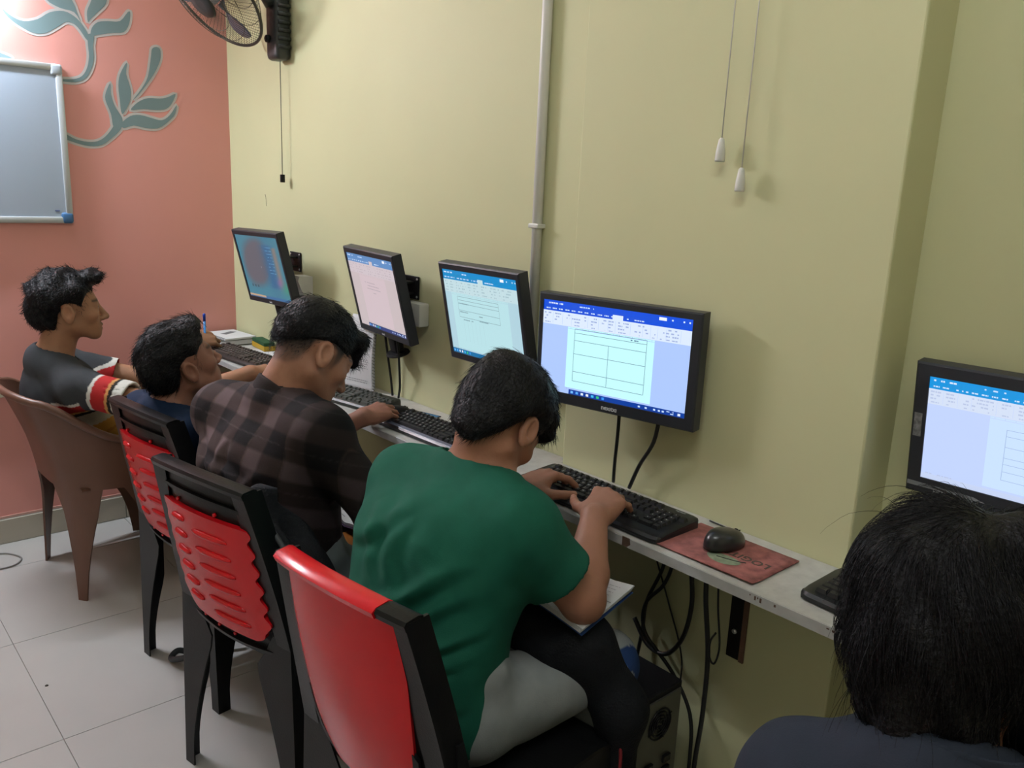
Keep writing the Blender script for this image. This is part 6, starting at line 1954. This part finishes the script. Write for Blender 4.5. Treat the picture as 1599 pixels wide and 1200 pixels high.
# ------------------------------------------------------------------ man in the striped T-shirt
def man_striped():
    root = person('man in a charcoal T-shirt with red, white and mustard stripes, holding a blue pen')
    C7 = V3(0.485, -0.868, 0.848)
    sR, sL = V3(0.650, -0.825, 0.748), V3(0.320, -0.815, 0.775)
    eR, wR = V3(0.872, -0.640, 0.706), V3(0.905, -0.345, 0.792)
    eL, wL = V3(0.44, -0.560, 0.705), V3(0.345, -0.335, 0.812)
    P0, WA, CH = V3(0.450, -0.660, 0.48), V3(0.455, -0.745, 0.575), V3(0.465, -0.835, 0.70)
    hc = V3(0.497, -0.802, 0.994)
    R = frame(V3(0.10, 0.99, 0.02), V3(0, 0, 1))
    rx = nrm(sR - sL)
    skin = (0.34, 0.165, 0.092)
    F = Field(*bounds(C7, sR, sL, eR, wR, eL, wL, CH, hc, m=0.17), 0.003)
    head_skin(F, hc, R, nose=1.1)
    F.cap(C7 - V3(0, -0.015, 0.02), hc + R @ V3(0, -0.018, -0.05), 0.058, 0.054, 0.025)
    F.slab(CH, C7 - V3(0, 0, 0.04), 0.13, 0.09, 0.08, 0.06, rx, 0.03)
    arm(F, sR, eR, wR, (0.044, 0.040, 0.038, 0.027)); arm(F, sL, eL, wL, (0.044, 0.040, 0.038, 0.027))
    nails = hand_skin(F, wR, V3(-0.25, 0.95, -0.05), V3(0.15, 0.05, 1), True, (0.3, 0.34, 0.4, 0.45), 0.06, (0.4, 0.3), 1.0, 0.15)
    nails += hand_skin(F, wL, V3(-0.10, 0.90, 0.05), V3(0.75, 0.15, 0.65), False, (0.75, 0.85, 0.95, 1.0), 0.02, (0.5, 0.8), 1.0, 0.35)
    body(root, F, skin, hc, R, nails, moust=0.7)
    add_eyes(root, hc, R, 1.0, (0, 1, -0.2))
    reg = [(0.083, 0.066), (0.062, 0.050), (0.046, 0.032), (0.040, -0.012), (0.030, -0.018), (0.018, 0.014), (-0.004, 0.026), (-0.026, 0.010), (-0.036, -0.030), (-0.042, -0.066), (-0.065, -0.082), (-0.2, -0.085), (-0.2, 0.3), (0.2, 0.3), (0.2, 0.085), (0.12, 0.075)]
    add_hair(root, hc, R, reg, 0.016, [((0, 0.070, 0.095), (0.055, 0.045, 0.028)), ((0.012, 0.088, 0.104), (0.038, 0.028, 0.018)), ((-0.015, 0.092, 0.096), (0.030, 0.024, 0.016)), ((0, -0.050, 0.055), (0.064, 0.052, 0.052)), ((0, 0.0, 0.104), (0.055, 0.06, 0.02))], HAIRC, 4600, 0.022,
             lambda l: np.stack([l[:, 0] * 0.4, 0.3 * np.sin(l[:, 2] * 90) + 0.5 * (l[:, 1] > 0.05) - 0.2, -0.4 + 0.4 * np.sin(l[:, 1] * 80)], 1),
             rad=0.0009, lift=0.25, grav=0.1, jit=0.4, curl=0.6, seed=10, noise=(0.008, 85))
    S = Field(*bounds(P0, C7, sR, sL, eR, eL, m=0.20), 0.0045)
    S.slab(P0, WA, 0.165, 0.16, 0.125, 0.120, V3(1, 0.0, 0), 0.03)
    S.slab(WA, CH, 0.162, 0.170, 0.122, 0.118, rx, 0.04)
    S.slab(CH, C7 - V3(0, 0.0, 0.045), 0.168, 0.10, 0.115, 0.075, rx, 0.04)
    for s in (sR, sL):
        S.cap(C7 - V3(0, 0, 0.028), s, 0.050, 0.056, 0.04)
        S.cap(s, (s * 0.55 + WA * 0.45), 0.058, 0.05, 0.05)
    sleeve(S, sR, eR, 0.64, 0.058, 0.060); sleeve(S, sL, eL, 0.70, 0.058, 0.060)
    S.cap(C7 + V3(0, 0.018, -0.036), hc + R @ V3(0, -0.01, -0.03), 0.068, 0.070, 0.005, 's')
    S.cap(sR + (eR - sR) * 0.4, eR, 0.052, 0.054, 0.004, 's'); S.cap(sL + (eL - sL) * 0.55, eL, 0.05, 0.052, 0.004, 's')
    S.plane(V3(0.45, -0.66, 0.44), V3(0, 0.2, -1), 0.01)
    K_ = (0.042, 0.045, 0.050); Wt = (0.60, 0.58, 0.53); Rd = (0.40, 0.022, 0.022); Tn = (0.55, 0.27, 0.09); Bk = (0.02, 0.018, 0.016); Cr = (0.45, 0.42, 0.33); Mu = (0.46, 0.22, 0.04)
    def tee(v, n):
        u = nrm(V3(0.0, -0.35, 1))
        d = -(v - V3(0.46, -0.88, 0.705)) @ u + 0.006 * fnoise(v, 30, 5)
        c = stripes(d, [0, 0.012, 0.055, 0.064, 0.078, 0.125, 0.150], [K_, Wt, Rd, Tn, Bk, Cr, Mu, Mu])
        m = (d > 0.150) & (np.sin(d * 160) > 0.6)
        c[m] = (0.36, 0.15, 0.03)
        for s, e in ((sR, eR), (sL, eL)):
            ax = nrm(e - s); t = (v - s) @ ax
            rad = np.linalg.norm(v - s - t[:, None] * ax, axis=1)
            LL = np.linalg.norm(e - s) * (0.64 if s is sR else 0.70)
            on_arm = (t > 0.045) & (rad < 0.085) & (((v - s) @ rx) * (1 if s is sR else -1) > -0.02)
            cs = stripes(t - LL, [-0.118, -0.106, -0.058, -0.048, -0.036], [K_, Wt, Rd, Tn, Bk, Wt])
            c[on_arm] = cs[on_arm]
        return c
    cloth(root, 't_shirt', S, tee, 0.003, 26, 12)
    hips = (V3(0.53, -0.64, 0.485), V3(0.37, -0.64, 0.485)); kn = (V3(0.57, -0.22, 0.49), V3(0.30, -0.22, 0.49)); an = (V3(0.56, -0.26, 0.095), V3(0.20, -0.42, 0.095))
    cloth(root, 'trousers', legs_field(hips, kn, an), lambda v, n: np.tile(np.array((0.05, 0.035, 0.03)), (len(v), 1)), 0.004, 24, 13)
    shoes(root, an, ((0.1, 1), (-0.5, 0.8)), mat('brown_shoe_leather', (0.06, 0.026, 0.018), 0.5, noise=0.15))
    pen = empty('pen', (0.335, -0.275, 0.80))
    tag(pen, 'blue ballpoint pen standing up from the striped-shirt man\'s fist', 'pen')
    MB().lathe([(0.002, -0.03), (0.005, -0.02), (0.005, 0.09)], 12).build('barrel', mat('pen_blue', (0.04, 0.25, 0.62), 0.3), pen)
    MB().lathe([(0.0056, 0.085), (0.0056, 0.112), (0.004, 0.116)], 12).build('cap', mat('pen_dark_blue', (0.01, 0.05, 0.38), 0.3), pen)
man_striped()

# ------------------------------------------------------------------ near head at the lower right
def near_person():
    root = person('dark-haired person in a dark navy collared shirt, nearest the camera, seen from behind')
    C7 = V3(3.338, -0.752, 0.928)
    sR, sL = V3(3.520, -0.735, 0.850), V3(3.222, -0.775, 0.828)
    eR, wR = V3(3.58, -0.56, 0.66), V3(3.40, -0.40, 0.60)
    eL, wL = V3(3.12, -0.60, 0.63), V3(3.26, -0.40, 0.60)
    P0, WA, CH = V3(3.36, -0.70, 0.49), V3(3.355, -0.73, 0.62), V3(3.345, -0.77, 0.77)
    hc = V3(3.300, -0.676, 1.024)
    R = frame(V3(-0.12, 0.93, -0.30), V3(0.0, 0.3, 1))
    rx = nrm(sR - sL)
    F = Field(*bounds(C7, sR, sL, eR, wR, eL, wL, CH, hc, m=0.17), 0.0035)
    head_skin(F, hc, R)
    F.cap(C7 - V3(0, 0, 0.02), hc + R @ V3(0, -0.02, -0.04), 0.056, 0.053, 0.03)
    F.slab(CH, C7 - V3(0, 0, 0.04), 0.12, 0.09, 0.08, 0.06, rx, 0.03)
    arm(F, sR, eR, wR); arm(F, sL, eL, wL)
    nails = hand_skin(F, wR, V3(-0.5, 0.8, -0.1), V3(0, 0, 1), True, (0.4,) * 4) + hand_skin(F, wL, V3(0.5, 0.8, -0.1), V3(0, 0, 1), False, (0.4,) * 4)
    body(root, F, (0.33, 0.16, 0.10), hc, R, nails)
    add_eyes(root, hc, R)
    reg = [(0.085, 0.045), (0.060, 0.010), (0.045, -0.03), (0.020, -0.03), (0.0, -0.035), (-0.02, -0.05), (-0.030, -0.10), (-0.045, -0.145), (-0.2, -0.150), (-0.2, 0.3), (0.2, 0.3), (0.2, 0.03), (0.12, 0.02)]
    flow = lambda l: np.stack([l[:, 0] * (9 - 120 * np.maximum(0.03 - l[:, 2], 0)) + 0.25 * np.sin(l[:, 1] * 40), 7 * (l[:, 1] + 0.03) * (l[:, 2] > -0.02), -0.10 - 9 * np.maximum(0.085 - l[:, 2], 0)], 1)
    lumps = [((-0.045, 0.0, 0.068), (0.042, 0.072, 0.040)), ((0.040, 0.015, 0.100), (0.050, 0.070, 0.040)), ((0, -0.072, -0.01), (0.060, 0.042, 0.065)), ((0, -0.060, -0.060), (0.056, 0.044, 0.062)), ((0.030, -0.048, -0.075), (0.045, 0.045, 0.055)), ((-0.060, -0.015, 0.005), (0.028, 0.05, 0.05)), ((0.060, -0.015, 0.005), (0.028, 0.05, 0.05))]
    add_hair(root, hc, R, reg, 0.017, lumps, (0.0060, 0.0052, 0.0072), 14000, 0.058, flow, rad=0.00042, seg=8, lift=0.12, grav=0.55, jit=0.14, curl=0.10, seed=12, noise=(0.009, 55), h=0.0035, taper=0,
             hug=(hc + R @ V3(0, -0.012, 0.02), R, V3(0.102, 0.122, 0.135), 1.03))
    v, q = hair_cap(hc, R, reg, 0.017, lumps, h=0.005, taper=0)
    fl = lambda p: flow((p - hc) @ R) @ R.T
    vv, qq, tint = strands(v, q, 420, 0.075, fl, rad=0.0004, seg=9, lift=0.45, grav=1.8, jit=0.35, curl=0.15, seed=77)
    o = link('loose_strands', np_mesh('loose_strands', vv, qq, np.array((0.0060, 0.0052, 0.0072))[None, :] * tint[:, None]), M_HAIR, root)
    o['kind'] = 'stuff'
    S = Field(*bounds(P0, C7, sR, sL, eR, eL, wL, wR, m=0.20), 0.005)
    S.slab(P0, WA, 0.165, 0.16, 0.125, 0.12, V3(1, 0, 0), 0.03)
    S.slab(WA, CH, 0.162, 0.172, 0.122, 0.118, rx, 0.04)
    S.slab(CH, C7 - V3(0, 0.0, 0.04), 0.170, 0.10, 0.116, 0.075, rx, 0.04)
    for s in (sR, sL):
        S.cap(C7 - V3(0, 0, 0.022), s, 0.056, 0.062, 0.04)
        S.cap(s, (s * 0.55 + WA * 0.45), 0.058, 0.05, 0.05)
    for s, e, w_ in ((sR, eR, wR), (sL, eL, wL)):
        S.cap(s, e, 0.063, 0.055, 0.03); sleeve(S, e, w_, 0.85, 0.055, 0.042, 0.02)
    S.cap(C7 + V3(0, 0.016, -0.02), hc + R @ V3(0, -0.02, -0.03), 0.060, 0.062, 0.004, 's')
    S.plane(V3(3.36, -0.7, 0.44), V3(0, 0.1, -1), 0.01)
    g = np.array((0.020, 0.026, 0.040))
    cloth(root, 'shirt', S, lambda v, n: np.tile(g, (len(v), 1)), 0.003, 24, 15)
    K = Field(C7 - 0.18, C7 + 0.18, 0.0035)
    p0 = C7 + V3(0.0, 0.022, -0.012)
    K.slab(p0 + V3(0, 0.004, -0.03), p0 + V3(0, 0.0, 0.04), 0.104, 0.084, 0.082, 0.064, rx, 0.0)
    K.slab(p0 + V3(0, 0.004, -0.08), p0 + V3(0, 0.0, 0.09), 0.093, 0.074, 0.072, 0.055, rx, 0.003, 's')
    K.plane(p0 + V3(0, 0, 0.064), nrm(V3(0, -0.10, 1)), 0.006); K.plane(p0 + V3(0, 0, -0.020), nrm(V3(0, -0.1, -1)), 0.004)
    cloth(root, 'collar', K, lambda v, n: np.tile(g * 1.1, (len(v), 1)), 0.001, 40, 3)
    hips = (V3(3.44, -0.66, 0.49), V3(3.28, -0.66, 0.49)); kn = (V3(3.46, -0.27, 0.50), V3(3.24, -0.27, 0.50)); an = (V3(3.46, -0.30, 0.095), V3(3.24, -0.31, 0.095))
    cloth(root, 'trousers', legs_field(hips, kn, an, h=0.008), lambda v, n: np.tile(np.array((0.03, 0.03, 0.035)), (len(v), 1)), 0.004, 24, 16)
    shoes(root, an, ((0.1, 1), (-0.1, 1)), M_SHOE, 0.006)
near_person()
